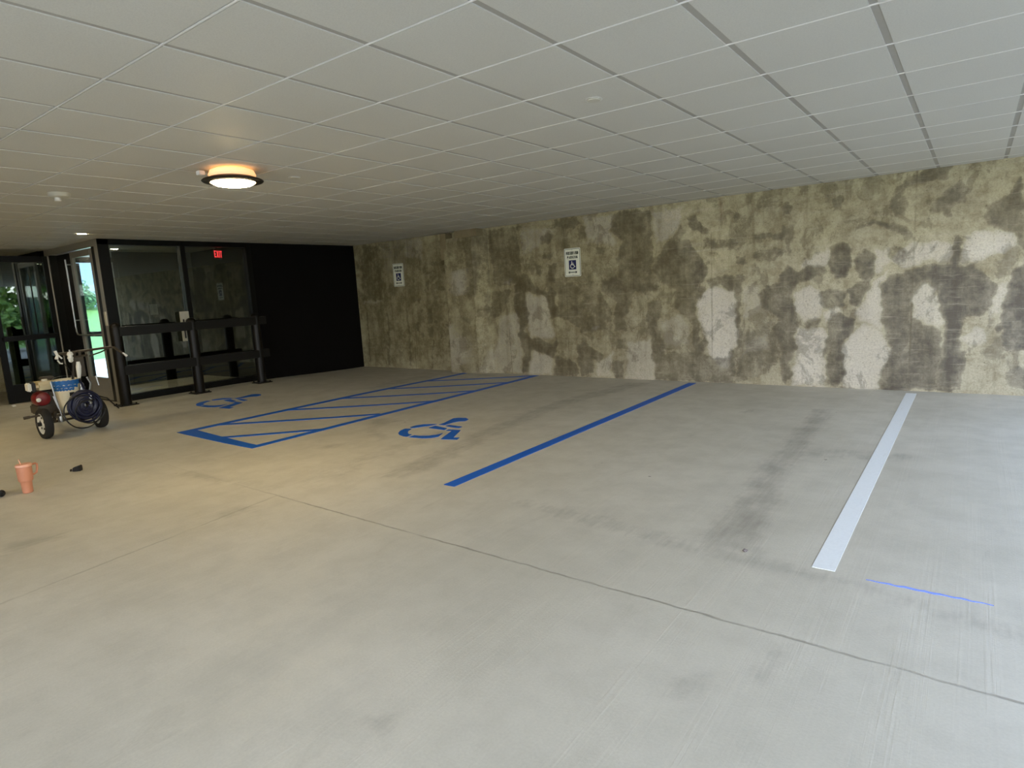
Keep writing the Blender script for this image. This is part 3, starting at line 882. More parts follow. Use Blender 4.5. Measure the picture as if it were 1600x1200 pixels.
# ------------------------------------------------------------------ bollard rail in front of the glazing
RX = -10.36
r = thing('bollard_rail', (RX, 5.15, .1), 'dark brown guard rail of three round bollards and two beams before the lobby glass', 'guard rail')
for y in (4.0, 5.14, 6.28):
    p = place('post', L([(.08, fz(RX, y)), (.08, 1.27), (.076, 1.31), (.06, 1.335), (.03, 1.35), (0, 1.353)], seg=24, c=(RX, y, 0)), M['post'], r, smooth=True)
    bm = B(RX - .13, RX + .13, y - .13, y + .13, fz(RX, y) - .01, fz(RX, y) + .014, .003)
    for a in (-1, 1):
        for b in (-1, 1):
            lathe(bm, [(.012, 0), (.012, .02), (0, .021)], seg=6, c=(RX + a * .1, y + b * .1, fz(RX, y) + .014))
    place('base_plate', bm, M['post'], r)
for z0, z1 in ((1.15, 1.29), (.56, .70)):
    bm = B(RX - .075, RX + .075, 3.97, 6.46, z0, z1, .006)
    place('beam', bm, M['post'], r)

# ------------------------------------------------------------------ painted lines on the slab
def strip(bm, a, b, wa, ends=None, lift=.0035):
    """painted stripe between two floor points, following the slab"""
    a, b = Vector(a), Vector(b)
    d_ = (b - a).normalized()
    s = Vector((-d_.y, d_.x)) * wa / 2
    q = [a + s, a - s, b - s, b + s] if ends is None else [Vector(e_) for e_ in ends]
    n_ = max(2, int((b - a).length / .15))
    top, bot = [], []
    for i in range(n_ + 1):
        t = i / n_
        l_, r_ = q[0].lerp(q[3], t), q[1].lerp(q[2], t)
        top.append([bm.verts.new((p.x, p.y, fz(p.x, p.y) + lift)) for p in (l_, r_)])
        bot.append([bm.verts.new((p.x, p.y, fz(p.x, p.y) - .002)) for p in (l_, r_)])
    for i in range(n_):
        bm.faces.new((top[i][0], top[i][1], top[i + 1][1], top[i + 1][0]))
        for k in (0, 1):
            bm.faces.new((bot[i][k], top[i][k], top[i + 1][k], bot[i + 1][k]))
    for i in (0, n_):
        bm.faces.new((bot[i][0], bot[i][1], top[i][1], top[i][0]))
    return bm


tag(obj('parking_line', strip(bmesh.new(), (-.566, 3.34), (-.566, 8.82), .108), M['white']), 'white painted bay line running to the far wall, at the right', 'parking line')
tag(obj('parking_line', strip(bmesh.new(), (-3.3, 3.5), (-3.3, 8.86), .112), M['blue']), 'single solid blue bay line between the large wheelchair symbol and the white line', 'parking line')
a = thing('access_aisle', (-6.9, 6.2, 0), 'blue outlined access aisle with six diagonal hatch stripes', 'floor marking')
place('border', strip(bmesh.new(), (-7.64, 3.5), (-7.67, 8.8), .1), M['blue'], a)
place('border', strip(bmesh.new(), (-6.155, 3.5), (-6.13, 8.93), .1), M['blue'], a)
place('border', strip(bmesh.new(), (0, 0), (1, 0), .1, [(-7.69, 3.47), (-7.62, 3.665), (-6.2, 3.61), (-6.1, 3.497)], .0037), M['blue'], a)
for (p, q) in (((-6.974, 3.576), (-6.139, 4.464)), ((-7.631, 3.964), (-6.2, 5.367)), ((-7.66, 4.939), (-6.16, 6.343)), ((-7.67, 5.873), (-6.15, 7.272)), ((-7.66, 6.823), (-6.125, 8.147)), ((-7.66, 7.744), (-6.14, 8.905))):
    place('hatch_stripe', strip(bmesh.new(), p, q, .085, lift=.003), M['blue'], a)

SYM = [[(-5.116, 4.668), (-5.181, 4.758), (-5.21, 4.867), (-5.125, 4.885), (-5.096, 4.811), (-5.034, 4.735), (-4.965, 4.683), (-4.914, 4.681), (-4.89, 4.586), (-4.943, 4.579), (-5.043, 4.617)],
       [(-5.211, 4.944), (-5.213, 5.044), (-5.166, 5.125), (-5.089, 5.175), (-5.017, 5.197), (-5.034, 5.117), (-5.092, 5.028), (-5.131, 4.942), (-5.167, 4.927)],
       [(-4.856, 4.576), (-4.86, 4.663), (-4.783, 4.673), (-4.692, 4.718), (-4.65, 4.774), (-4.628, 4.874), (-4.559, 4.728), (-4.591, 4.653), (-4.674, 4.602), (-4.783, 4.586)],
       [(-4.97, 5.008), (-4.977, 5.122), (-4.749, 5.074), (-4.724, 4.999), (-4.815, 5.002)],
       [(-4.979, 5.183), (-4.985, 5.284), (-5.057, 5.524), (-5.021, 5.578), (-4.923, 5.608), (-4.835, 5.552), (-4.812, 5.466), (-4.874, 5.422), (-4.897, 5.356), (-4.899, 5.19)],
       [(-4.848, 5.157), (-4.847, 5.222), (-4.638, 5.207), (-4.629, 5.141), (-4.694, 5.139)],
       [(-4.676, 4.979), (-4.693, 5.039), (-4.535, 5.061), (-4.377, 4.76), (-4.312, 4.788), (-4.276, 4.707), (-4.455, 4.651), (-4.496, 4.74), (-4.607, 4.997)]]
for dx, dy, lab in ((0, 0, 'blue stencilled wheelchair symbol on the floor between hatched aisle and single blue line'),
                    (-4.22, -.11, 'blue stencilled wheelchair symbol on the floor in front of the bollard rail')):
    bm = bmesh.new()
    for poly in SYM:
        prism(bm, poly, lambda u, v, t: (u + dx, v + dy, fz(u + dx, v + dy) + t), -.002, .0035)
    bmesh.ops.triangulate(bm, faces=[f for f in bm.faces if len(f.verts) > 4])
    tag(obj('wheelchair_symbol', bm, M['blue']), lab, 'floor marking')

# smeared blue chalk line off the foot of the white stripe
bm = bmesh.new()
cr = random.Random(5)
pts = [(-.37 + i * .02, 3.319 + .003 * math.sin(i * 1.7)) for i in range(26)]
top = [(x, y + .0015 + .0075 * math.sin(PI * i / 25) * cr.uniform(.5, 1.5)) for i, (x, y) in enumerate(pts)]
bot = [(x, y - .0015 - .0055 * math.sin(PI * i / 25) * cr.uniform(.6, 1.2)) for i, (x, y) in enumerate(pts)]
prism(bm, top + bot[::-1], lambda u, v, t: (u, v, t), -.002, .0025)
tag(obj('chalk_line', bm, M['chalk']), 'thin smudged blue chalk line right of the white bay line end', 'chalk line')

# ------------------------------------------------------------------ signs on the far wall
GLYPH = dict(LETTERS)
GLYPH.update({
    'R': [[(0, 0), (.18, 0), (.18, .38), (.3, .38), (.48, 0), (.68, 0), (.48, .42), (.62, .55), (.64, .8), (.52, .96), (.4, 1), (0, 1)]],
    'S': [[(.02, .14), (.16, .02), (.32, 0), (.52, .06), (.62, .22), (.58, .42), (.42, .54), (.24, .62), (.2, .74), (.28, .84), (.46, .82), (.54, .74), (.62, .88), (.48, .98), (.3, 1), (.1, .94), (.02, .76), (.06, .58), (.22, .48), (.4, .38), (.44, .26), (.36, .17), (.24, .17), (.1, .27)]],
    'V': [[(.26, 0), (.46, 0), (.72, 1), (.52, 1), (.36, .28), (.2, 1), (0, 1)]],
    'D': [[(0, 0), (.36, 0), (.56, .12), (.66, .36), (.66, .64), (.56, .88), (.36, 1), (0, 1)]],
    'P': [[(0, 0), (.18, 0), (.18, .38), (.4, .38), (.58, .5), (.62, .7), (.56, .9), (.4, 1), (0, 1)]],
    'A': [[(0, 0), (.19, 0), (.25, .22), (.49, .22), (.55, 0), (.74, 0), (.46, 1), (.28, 1)]],
    'K': [[(0, 0), (.18, 0), (.18, .36), (.26, .46), (.48, 0), (.7, 0), (.38, .6), (.68, 1), (.46, 1), (.18, .62), (.18, 1), (0, 1)]],
    'N': [[(0, 0), (.17, 0), (.17, .66), (.46, 0), (.64, 0), (.64, 1), (.47, 1), (.47, .34), (.18, 1), (0, 1)]],
    'G': [[(.36, 0), (.52, .04), (.66, .16), (.66, .54), (.36, .54), (.36, .4), (.5, .4), (.5, .22), (.38, .16), (.24, .24), (.18, .42), (.18, .6), (.26, .8), (.4, .85), (.5, .76), (.64, .82), (.54, .96), (.38, 1), (.18, .94), (.04, .74), (0, .5), (.04, .24), (.16, .06)]],
})
HOLES = {'R': [[(.18, .55), (.36, .55), (.45, .68), (.36, .83), (.18, .83)]], 'P': [[(.18, .55), (.36, .55), (.44, .69), (.36, .83), (.18, .83)]],
         'D': [[(.18, .16), (.34, .16), (.48, .36), (.48, .64), (.34, .84), (.18, .84)]], 'A': [[(.3, .38), (.44, .38), (.37, .72)]]}


def keyhole(out, hole):
    hole = hole[::-1]
    i, j = min(((i, j) for i in range(len(out)) for j in range(len(hole))), key=lambda q: math.dist(out[q[0]], hole[q[1]]))
    return out[:i + 1] + hole[j:] + hole[:j + 1] + out[i:]


for c_ in HOLES:
    GLYPH[c_] = [keyhole(GLYPH[c_][0], HOLES[c_][0])]


def word(bm_ink, text, x0, z0, h, width, y):
    adv = [max(u for p in GLYPH[c] for u, v in p) for c in text]
    tot = sum(adv) + .14 * (len(text) - 1)
    k = width / tot
    x = x0
    for c, a_ in zip(text, adv):
        for poly in GLYPH[c]:
            prism(bm_ink, poly, lambda u, v, t: (x + u * k, t, z0 + v * h), y, y - .0012)
        x += (a_ + .14) * k


def rrect(hw, hh, r, n=5):
    out = []
    for cx, cz, a0 in ((hw - r, hh - r, 0), (-hw + r, hh - r, PI / 2), (-hw + r, -hh + r, PI), (hw - r, -hh + r, 3 * PI / 2)):
        out += [(cx + r * math.cos(a0 + PI / 2 * i / n), cz + r * math.sin(a0 + PI / 2 * i / n)) for i in range(n + 1)]
    return out


def sign(loc, label):
    s = thing('parking_sign', loc, label, 'sign', 'reserved parking signs')
    xz = lambda u, v, t: (u, t, v)
    pn = obj('panel', prism(bmesh.new(), rrect(.153, .229, .02), xz, 0, -.004), M['signwhite'], s)
    bm = bmesh.new()
    o_, i_ = rrect(.143, .219, .016), rrect(.137, .213, .012)
    n_ = len(o_)
    vo = [bm.verts.new((u, -.0055, v)) for u, v in o_]
    vi = [bm.verts.new((u, -.0055, v)) for u, v in i_]
    vb = [bm.verts.new((u, -.0035, v)) for u, v in o_]
    vc = [bm.verts.new((u, -.0035, v)) for u, v in i_]
    for k in range(n_):
        q = (k + 1) % n_
        bm.faces.new((vo[k], vo[q], vi[q], vi[k]))
        bm.faces.new((vo[k], vo[q], vb[q], vb[k]))
        bm.faces.new((vi[k], vi[q], vc[q], vc[k]))
    obj('border', bm, M['signgreen'], s)
    ink = bmesh.new()
    word(ink, 'RESERVED', -.116, .125, .05, .232, -.004)
    word(ink, 'PARKING', -.098, .06, .045, .196, -.004)
    bmesh.ops.triangulate(ink, faces=[f for f in ink.faces if len(f.verts) > 4])
    obj('lettering', ink, M['signgreen'], s)
    sq = obj('blue_square', prism(bmesh.new(), [(-.068, -.115), (.068, -.115), (.068, .035), (-.068, .035)], xz, -.0035, -.0055), M['signblue'], s)
    bm = bmesh.new()
    prism(bm, circ(-.012, .012, .0085, 14), xz, -.005, -.0068)
    prism(bm, [(-.019, .002), (-.006, .002), (-.003, -.028), (.026, -.03), (.04, -.066), (.052, -.062), (.054, -.072), (.034, -.082), (.018, -.044), (-.018, -.044)], xz, -.005, -.0068)
    prism(bm, [(-.004, -.008), (.022, -.01), (.022, -.017), (-.004, -.016)], xz, -.005, -.0068)
    arc = circ(-.004, -.06, .04, 16, math.radians(120), math.radians(335))
    arc2 = circ(-.004, -.06, .029, 16, math.radians(120), math.radians(335))
    prism(bm, arc + arc2[::-1], xz, -.005, -.0068)
    obj('wheelchair_emblem', bm, M['signwhite'], sq)
    obj('arrow', prism(bmesh.new(), [(-.085, -.16), (-.055, -.138), (-.055, -.154), (.055, -.154), (.055, -.138), (.085, -.16), (.055, -.182), (.055, -.166), (-.055, -.166), (-.055, -.182)], xz, -.0035, -.0055), M['signgreen'], s)
    for z in (.2, -.2):
        obj('bolt', L([(.006, -.0035), (.006, -.007), (0, -.008)], seg=10, axis='Y', c=(0, 0, z)), M['steel'], s)
    return s


sign((-5.335, WY - .02, 1.9), 'reserved parking sign with wheelchair emblem on the stained wall right of the buttress')
sign((-9.43, WY - .02, 1.935), 'reserved parking sign with wheelchair emblem between black wall and buttress')

# ------------------------------------------------------------------ ceiling fittings
def m_glow(name, col, power):
    n = N(name)
    f = n.noise(n.obj, 6, 2)
    n.base((1, .9, .7, 1))
    n.p.inputs['Emission Color'].default_value = col
    n._set(n.p.inputs['Emission Strength'], n.step(f, .2, .8, power * .9, power * 1.1))
    return n.m


AMBER = m_glow('amber_lit_mount', (1, .42, .12, 1), .6)
WARM = m_glow('warm_lit_diffuser', (1, .74, .35, 1), 62.0)


def ceiling_lamp(x, y, label):
    lp = thing('ceiling_lamp', (x, y, HC), label, 'lamp')
    obj('mount', L([(.12, 0), (.17, -.02), (.185, -.055), (.17, -.075)], seg=40), AMBER, lp, smooth=True)
    obj('rim', L([(.17, -.07), (.232, -.092), (.24, -.1), (.232, -.108), (.175, -.114), (.168, -.09)], seg=48, cap=False), M['post'], lp, smooth=True)
    obj('diffuser', L([(.17, -.1), (.169, -.116), (.14, -.132), (.08, -.142), (0, -.146)], seg=40), WARM, lp, smooth=True)
    obj('photocell', B(-.2, -.145, -.2, -.15, -.045, -.012, .004), M['whitepaint'], lp)


ceiling_lamp(-4.99, 2.975, 'glowing round ceiling lamp with a dark bronze rim')
# lamp added out of view to warm and brighten the far left
ceiling_lamp(-9.4, .75, 'round ceiling lamp of the same kind over the approach to the doors')
bm = L([(.088, 0), (.09, -.012), (.082, -.035), (.06, -.045), (.03, -.048), (0, -.048)], seg=28)
h = thing('heat_detector', (-6.86, 2.35, HC), 'round white heat detector on the ceiling left of the lamp', 'detector')
obj('base', bm, M['plate'], h, smooth=True)
bm = L([(.026, -.045), (.026, -.075), (.018, -.08), (0, -.08)], seg=16, c=(.01, -.02, 0))
obj('sensor', bm, M['hubwhite'], h, smooth=True)
for x, y, lab in ((-1.919, 3.561, 'flat white sprinkler cover on the ceiling toward the upper right'), (-5.016, 3.591, 'small flat sprinkler cover on the ceiling just right of the lamp')):
    s = thing('sprinkler_cover', (x, y, HC), lab, 'sprinkler', 'concealed ceiling sprinklers')
    obj('plate', L([(.04, .0), (.042, -.006), (.038, -.01), (0, -.011)], seg=24), M['plate'], s, smooth=True)
    obj('rim', L([(.04, .004), (.052, .0), (.054, -.003), (.043, -.003)], seg=24, cap=False), M['runner'], s, smooth=True)
LIT = m_glow('lit_lens', (1, .85, .6, 1), 120.0)
LIT_IN = m_glow('lit_lobby_lens', (1, .85, .6, 1), 380.0)  # lens of the lamp added to brighten the lobby floor
for x, y, lab in ((-10.15, 3.68, 'small bright recessed downlight in the ceiling by the lobby corner'), (-12.4, 4.97, 'small bright downlight inside the lobby, seen through the left pane')):
    dl = thing('downlight', (x, y, HC), lab, 'lamp')
    obj('trim_ring', L([(.05, .004), (.07, -.002), (.072, -.006), (.055, -.006)], seg=24, cap=False), M['hubwhite'], dl, smooth=True)
    obj('lens', L([(.055, .004), (.054, -.005), (0, -.007)], seg=24), LIT if x > -11 else LIT_IN, dl, smooth=True)

# ------------------------------------------------------------------ line striper
SX, SYY = -8.88, 2.82
SZ = fz(SX, SYY)
st = thing('line_striper', (SX, SYY, SZ), 'wheeled line striping machine with engine, handlebar and coiled hose by the open door', 'paint machine')


def wheel(y, x):
    t = obj('tire', L([(.124, -.038), (.15, -.047), (.172, -.04), (.18, -.02), (.18, .02), (.172, .04), (.15, .047), (.124, .038), (.12, 0), (.124, -.038)], seg=36, axis='Y', cap=False), M['rubber'], st, (x - SX, y - SYY, .18), smooth=True)
    bm = L([(.127, -.036), (.118, -.034), (.1, -.022), (.05, -.02), (.03, -.034), (0, -.034)], seg=28, axis='Y', cap=False)
    for k in range(5):
        a_ = 2 * PI * k / 5 + .3
        box(bm, .07 * math.cos(a_) - .011, .07 * math.cos(a_) + .011, -.026, -.0195, .07 * math.sin(a_) - .011, .07 * math.sin(a_) + .011, mi=1)
    obj('rim', bm, [M['hubwhite'], M['blackp']], t, smooth=True)
    obj('back_rim', L([(.127, .036), (.118, .03), (.1, .014), (.05, .012), (.03, .03), (0, .03)], seg=28, axis='Y', cap=False), M['hubwhite'], t, smooth=True)
    bm = L([(.024, -.075), (.026, -.03)], seg=14, axis='Y')
    obj('hub_cap', bm, M['blackp'], t, smooth=True)
    return t


wheel(2.50, -8.83)
wheel(3.11, -8.9)


def sp(name, bm, m, **k):
    o = obj(name, bm, m, st, **k)
    for v in o.data.vertices:
        v.co -= Vector((SX, SYY, SZ))
    return o


bm = tube(bmesh.new(), [(-8.83, 2.46, SZ + .18), (-8.9, 3.15, SZ + .18)], .014)
for y in (2.62, 3.0):
    tube(bm, [(-8.78, y, SZ + .24), (-9.55, y + .02, SZ + .27), (-9.8, 2.8, SZ + .25)], .018)
for x in (-8.82, -9.1, -9.45):
    tube(bm, [(x, 2.6, SZ + .25), (x, 3.02, SZ + .25)], .016)
tube(bm, [(-8.84, 2.6, SZ + .18), (-8.82, 2.62, SZ + .3)], .02)
tube(bm, [(-8.9, 3.0, SZ + .18), (-8.86, 3.0, SZ + .3)], .02)
sp('chassis', bm, M['frame'], smooth=True)
# small swivelling front wheel
bm = L([(.0, -.02), (.09, -.024), (.1, -.012), (.1, .012), (.09, .024), (0, .02)], seg=24, axis='Y', c=(-9.82, 2.8, fz(-9.82, 2.8) + .1))
sp('front_wheel', bm, M['rubber'], smooth=True)
bm = tube(bmesh.new(), [(-9.8, 2.8, SZ + .26), (-9.82, 2.84, SZ + .2), (-9.82, 2.84, SZ + .1)], .012)
tube(bm, [(-9.82, 2.76, SZ + .1), (-9.82, 2.84, SZ + .1)], .01)
sp('caster_fork', bm, M['frame'])
# uprights and handlebar
bm = tube(bmesh.new(), [(-9.0, 2.80, 1.045), (-9.0, 3.1, 1.055), (-8.97, 3.36, 1.07), (-8.93, 3.40, 1.065), (-8.84, 3.49, .95)], .015)
tube(bm, [(-9.0, 2.84, 1.04), (-8.97, 2.95, .99), (-8.96, 3.1, 1.0)], .012)
tube(bm, [(-8.96, 3.12, .985), (-8.95, 3.25, 1.02), (-8.96, 3.37, 1.068)], .009)
for y in (2.97, 3.03):
    tube(bm, [(-8.98, y, 1.05), (-9.02, y - .03, .8), (-9.02, y - .06, .52), (-9.05, y - .05, SZ + .25)], .017)
sp('handlebar', bm, M['frame'], smooth=True)
bm = B(-8.985, -8.965, 2.945, 3.055, .74, 1.0, .005)
sp('upright_plate', bm, M['frame'])
bm = tube(bmesh.new(), [(-8.86, 3.466, .985), (-8.83, 3.50, .94)], [.012, .017])
sp('grip', bm, M['whitepaint'])
bm = tube(bmesh.new(), [(-9.0, 2.775, 1.085), (-8.99, 2.79, 1.03), (-8.98, 2.77, .985)], [.018, .016, .02])
tube(bm, [(-8.99, 2.79, 1.04), (-8.98, 2.83, .985)], .010)
tube(bm, [(-8.98, 2.78, .97), (-8.975, 2.80, .93), (-8.97, 2.825, .925)], .009)
sp('trigger_lever', bm, M['whitepaint'], smooth=True)
bm = bmesh.new()
for (y, z, q) in ((2.91, 1.03, .036), (2.908, .985, .034), (2.91, .955, .028)):
    lathe(bm, [(0, -q), (q * .7, -q * .7), (q, 0), (q * .7, q * .7), (0, q)], seg=12, c=(-8.95, y, z))
tube(bm, [(-8.95, 2.91, 1.05), (-8.95, 2.91, 1.085)], .008)
sp('pressure_gauge', bm, M['whitepaint'], smooth=True)
bm = tube(bmesh.new(), [(-8.93, 2.975, .93), (-8.92, 2.97, .87), (-8.92, 2.965, .80), (-8.92, 2.955, .72)], [.02, .03, .026, .018])
sp('filter_housing', bm, M['whitepaint'], smooth=True)
bm = tube(bmesh.new(), [(-8.97, 2.82, .96), (-8.96, 2.86, .88), (-8.95, 2.90, .8), (-8.93, 2.89, .7)], .005, 6)
tube(bm, [(-8.95, 2.92, .95), (-8.95, 2.915, .85), (-8.93, 2.88, .72)], .005, 6)
sp('cable', bm, M['blackhose'])
# engine
ENX, ENY = -9.06, 2.60
bm = B(ENX - .16, ENX + .13, ENY - .11, ENY + .1, SZ + .27, .46, .015)
for k in range(7):
    box(bm, ENX - .1, ENX + .14, ENY + .1, ENY + .16, .40 + k * .022, .408 + k * .022)
box(bm, ENX - .08, ENX + .1, ENY + .02, ENY + .14, .38, .6, .01)
for k in range(6):
    box(bm, ENX + .1, ENX + .112, ENY + .03, ENY + .13, .47 + k * .02, .478 + k * .02)
sp('engine_block', bm, M['frame'])
sp('fan_cover', L([(.0, .11), (.04, .11), (.075, .095), (.09, .05), (.09, -.03), (.075, -.05), (0, -.05)], seg=24, axis='X', c=(ENX + .06, ENY - .05, .535)), M['red'], smooth=True)
bm = L([(.0, .118), (.022, .116), (.026, .1)], seg=20, axis='X', c=(ENX + .06, ENY - .1, .53))
sp('recoil_starter', bm, M['hubwhite'], smooth=True)
bm = B(ENX - .12, ENX + .14, ENY - .095, ENY + .14, .635, .735, .035)
sp('fuel_tank', bm, M['cream'], smooth=True)
sp('fuel_cap', L([(.03, 0), (.032, .02), (.026, .026), (0, .026)], seg=18, c=(ENX + .02, ENY + .03, .733)), M['hubwhite'], smooth=True)
sp('air_cleaner', B(ENX - .02, ENX + .12, ENY - .135, ENY - .09, .63, .745, .012), M['blackp'])
sp('air_cleaner_cover', B(ENX + .0, ENX + .13, ENY - .17, ENY - .135, .635, .738, .012), M['hubwhite'], smooth=True)
bm = B(ENX - .15, ENX - .02, ENY + .02, ENY + .15, .74, .78, .01)
sp('muffler', bm, M['frame'])
bm = tube(bmesh.new(), [(-8.84, 2.63, .73), (-8.82, 2.645, .55), (-8.81, 2.68, SZ + .24)], .010)
tube(bm, [(-8.83, 2.63, .56), (-8.81, 2.66, .40)], .008)
lathe(bm, [(.03, 0), (.034, .03), (.026, .07), (0, .08)], seg=14, c=(-8.8, 2.66, SZ + .17))
sp('frame_rod', bm, M['steel'], smooth=True)
# pump, reel bracket and spray arm
bm = tube(bmesh.new(), [(-8.8, 2.93, SZ + .16), (-8.8, 2.93, .66), (-8.8, 2.93, .68)], [.03, .028, .018])
lathe(bm, [(.036, 0), (.036, .06)], seg=16, c=(-8.8, 2.93, .36))
lathe(bm, [(.034, 0), (.034, .03), (.02, .04)], seg=16, c=(-8.8, 2.93, .6))
sp('pump', bm, M['steel'], smooth=True)
bm = tube(bmesh.new(), [(-8.84, 2.55, .36), (-8.85, 2.5, .355), (-8.9, 2.34, .345)], .013)
tube(bm, [(-8.9, 2.39, .347), (-8.92, 2.33, .34)], .018)
sp('spray_arm', bm, M['frame'], smooth=True)
bm = tube(bmesh.new(), [(-8.80, 3.0, .74), (-8.77, 3.02, .66), (-8.74, 2.98, .54)], .012)
tube(bm, [(-8.80, 3.10, .74), (-8.78, 3.11, .62)], .010)
for z in (.53, .49, .45):
    tube(bm, [(-8.675, 2.925 + (z - .45) * .3, z + .02), (-8.665, 2.97, z - .02)], .009)
lathe(bm, [(0, -.016), (.014, -.008), (.016, 0), (.014, .008), (0, .016)], seg=10, c=(-8.66, 2.95, .43))
sp('hose_bracket', bm, M['steel'], smooth=True)
hr = random.Random(11)
bm = bmesh.new()
for k in range(26):
    R_ = .045 + .135 * (k % 13) / 12 + hr.uniform(-.006, .006)
    cx, cy, cz = -8.72 + .035 * (k // 13) + hr.uniform(-.012, .012), 2.905 + hr.uniform(-.012, .012), .405 + hr.uniform(-.012, .012)
    tl, ph = hr.uniform(-.12, .12), hr.uniform(0, 6)
    pts = []
    for i in range(36):
        a_ = 2 * PI * i / 36
        rr = R_ * (1 + .03 * math.sin(3 * a_ + ph))
        pts.append((cx + tl * rr * math.sin(a_ + ph) * .35, cy + rr * math.cos(a_) * .97, cz + rr * math.sin(a_)))
    tube(bm, pts, .0135, 8, True)
tube(bm, [(-8.74, 2.94, .57), (-8.78, 2.93, .66), (-8.82, 2.92, .72)], .0135)
sp('hose_coil', bm, M['hose'], smooth=True)
bm = bmesh.new()
for (cy, cz, ry, rz, x0) in ((2.855, .34, .2, .2, -8.655), (2.93, .33, .16, .14, -8.645)):
    pts = [(x0 + .015 * math.sin(2 * a_), cy + ry * math.cos(a_), cz + rz * math.sin(a_)) for a_ in [2 * PI * i / 48 + 1.2 for i in range(40)]]
    tube(bm, pts, .0075, 8)
tube(bm, [(-8.68, 3.05, .5), (-8.68, 3.14, .46), (-8.70, 3.22, .36), (-8.74, 3.28, .30)], .008)
sp('whip_hose', bm, M['blackhose'], smooth=True)
# paint pail hung on the machine
p = thing('paint_pail', (-8.92, 2.815, SZ + .265), 'cream paint pail with a blue smeared rim carried on the line striper', 'pail')
PH = .40
obj('body', L([(.118, 0), (.122, .004), (.142, PH - .08), (.147, PH - .078), (.147, PH - .06), (.144, PH - .055), (.15, PH), (.146, PH), (.14, PH - .05), (.116, .02), (0, .012)], seg=36), M['pail'], p, smooth=True)
bm = bmesh.new()
for k, (z0, z1, a0, a1) in enumerate(((.335, .392, -2.2, .9), (.30, .333, -2.0, .5), (.27, .296, -1.6, .2))):
    n_ = 26
    lo, hi = [], []
    for i in range(n_ + 1):
        a_ = a0 + (a1 - a0) * i / n_
        rr = .1485 if z0 > .28 else .1405
        lo.append(bm.verts.new((rr * math.cos(a_), rr * math.sin(a_), z0 + .006 * math.sin(i * 1.9 + k))))
        hi.append(bm.verts.new(((rr + .003) * math.cos(a_), (rr + .003) * math.sin(a_), z1 + .004 * math.sin(i * 2.3))))
    for i in range(n_):
        bm.faces.new((lo[i], lo[i + 1], hi[i + 1], hi[i]))
obj('paint_smear', bm, M['bluepaint'], p, smooth=True)
obj('sticker', B(.1385, .1415, -.03, .02, .2, .245), M['blackp'], p)
tag(p.children[-1], 'small black sticker')
bm = tube(bmesh.new(), [(0, .15 * math.cos(a_), PH - .03 + .17 * math.sin(a_)) for a_ in [PI * i / 14 for i in range(15)]], .003, 6)
for v in bm.verts:
    z_ = v.co.z - (PH - .03)
    v.co = Vector((v.co.x - .8 * z_, v.co.y, PH - .03 + z_ * .35))
obj('bail_handle', bm, M['steel'], p, smooth=True)

# ------------------------------------------------------------------ small things on the slab
c = thing('tumbler', (-6.56, 1.655, fz(-6.56, 1.655)), 'peach insulated tumbler with handle and straw standing on the slab', 'tumbler', rz=.95)
obj('cup_body', L([(.034, 0), (.038, .004), (.042, .095), (.044, .1), (.053, .112), (.055, .12), (.057, .235), (.052, .238)], seg=36), M['peach'], c, smooth=True)
obj('lid', L([(.056, .232), (.06, .236), (.06, .25), (.055, .256), (.03, .258), (0, .258)], seg=36), M['peachlid'], c, smooth=True)
obj('straw', tube(bmesh.new(), [(-.012, -.012, .25), (-.02, -.02, .305)], .0038, 8), M['peachlid'], c, smooth=True)
bm = tube(bmesh.new(), [(.035, .043, .236), (.06, .072, .236), (.068, .082, .228), (.066, .08, .19), (.06, .072, .155), (.045, .056, .145), (.036, .045, .147)], .0085, 10)
obj('handle', bm, M['peach'], c, smooth=True)

t = thing('tape_measure', (-6.93, 2.16, fz(-6.93, 2.16)), 'black tape measure lying on the slab beyond the peach tumbler', 'tape measure', rz=.75)
prof = [(-.035, 0), (.035, 0), (.038, .006), (.038, .05), (.03, .058), (.008, .05), (-.012, .046), (-.03, .038), (-.035, .026)]
bm = prism(bmesh.new(), prof, lambda u, v, q: (u, q, v), -.022, .022)
bmesh.ops.bevel(bm, geom=[e_ for e_ in bm.edges], offset=.003, segments=2, affect='EDGES')
obj('case', bm, M['blackp'], t, smooth=True)
bm = B(-.06, -.034, -.012, .012, .003, .007, .001)
box(bm, -.062, -.058, -.013, .013, .0, .022)
obj('blade_hook', bm, M['blackp'], t)
obj('belt_clip', B(-.015, .02, -.027, -.023, .012, .046, .001), M['blackp'], t)

t = thing('spray_can', (-6.68, 1.456, fz(-6.7, 1.45)), 'dark can with a white band lying cut off at the left picture edge', 'can', rz=.45)
obj('can_body', L([(.0, -.075), (.028, -.075), (.031, -.07), (.031, .07), (.026, .082), (.012, .086)], seg=24, axis='X', c=(0, 0, .031)), M['blackp'], t, smooth=True)
obj('white_band', L([(.0305, .04), (.0316, .04), (.0316, .068), (.0305, .068)], seg=24, axis='X', c=(0, 0, .031)), M['hubwhite'], t, smooth=True)
obj('cap', L([(.011, .084), (.012, .1), (.009, .104), (0, .104)], seg=16, axis='X', c=(0, 0, .031)), M['blackp'], t, smooth=True)


def lump(r, seed, sq=.6):
    bm = bmesh.new()
    bmesh.ops.create_icosphere(bm, subdivisions=2, radius=r)
    q = random.Random(seed)
    for v in bm.verts:
        v.co *= 1 + q.uniform(-.25, .2)
        v.co.z = max(v.co.z * sq, -r * sq * .7)
    return bm


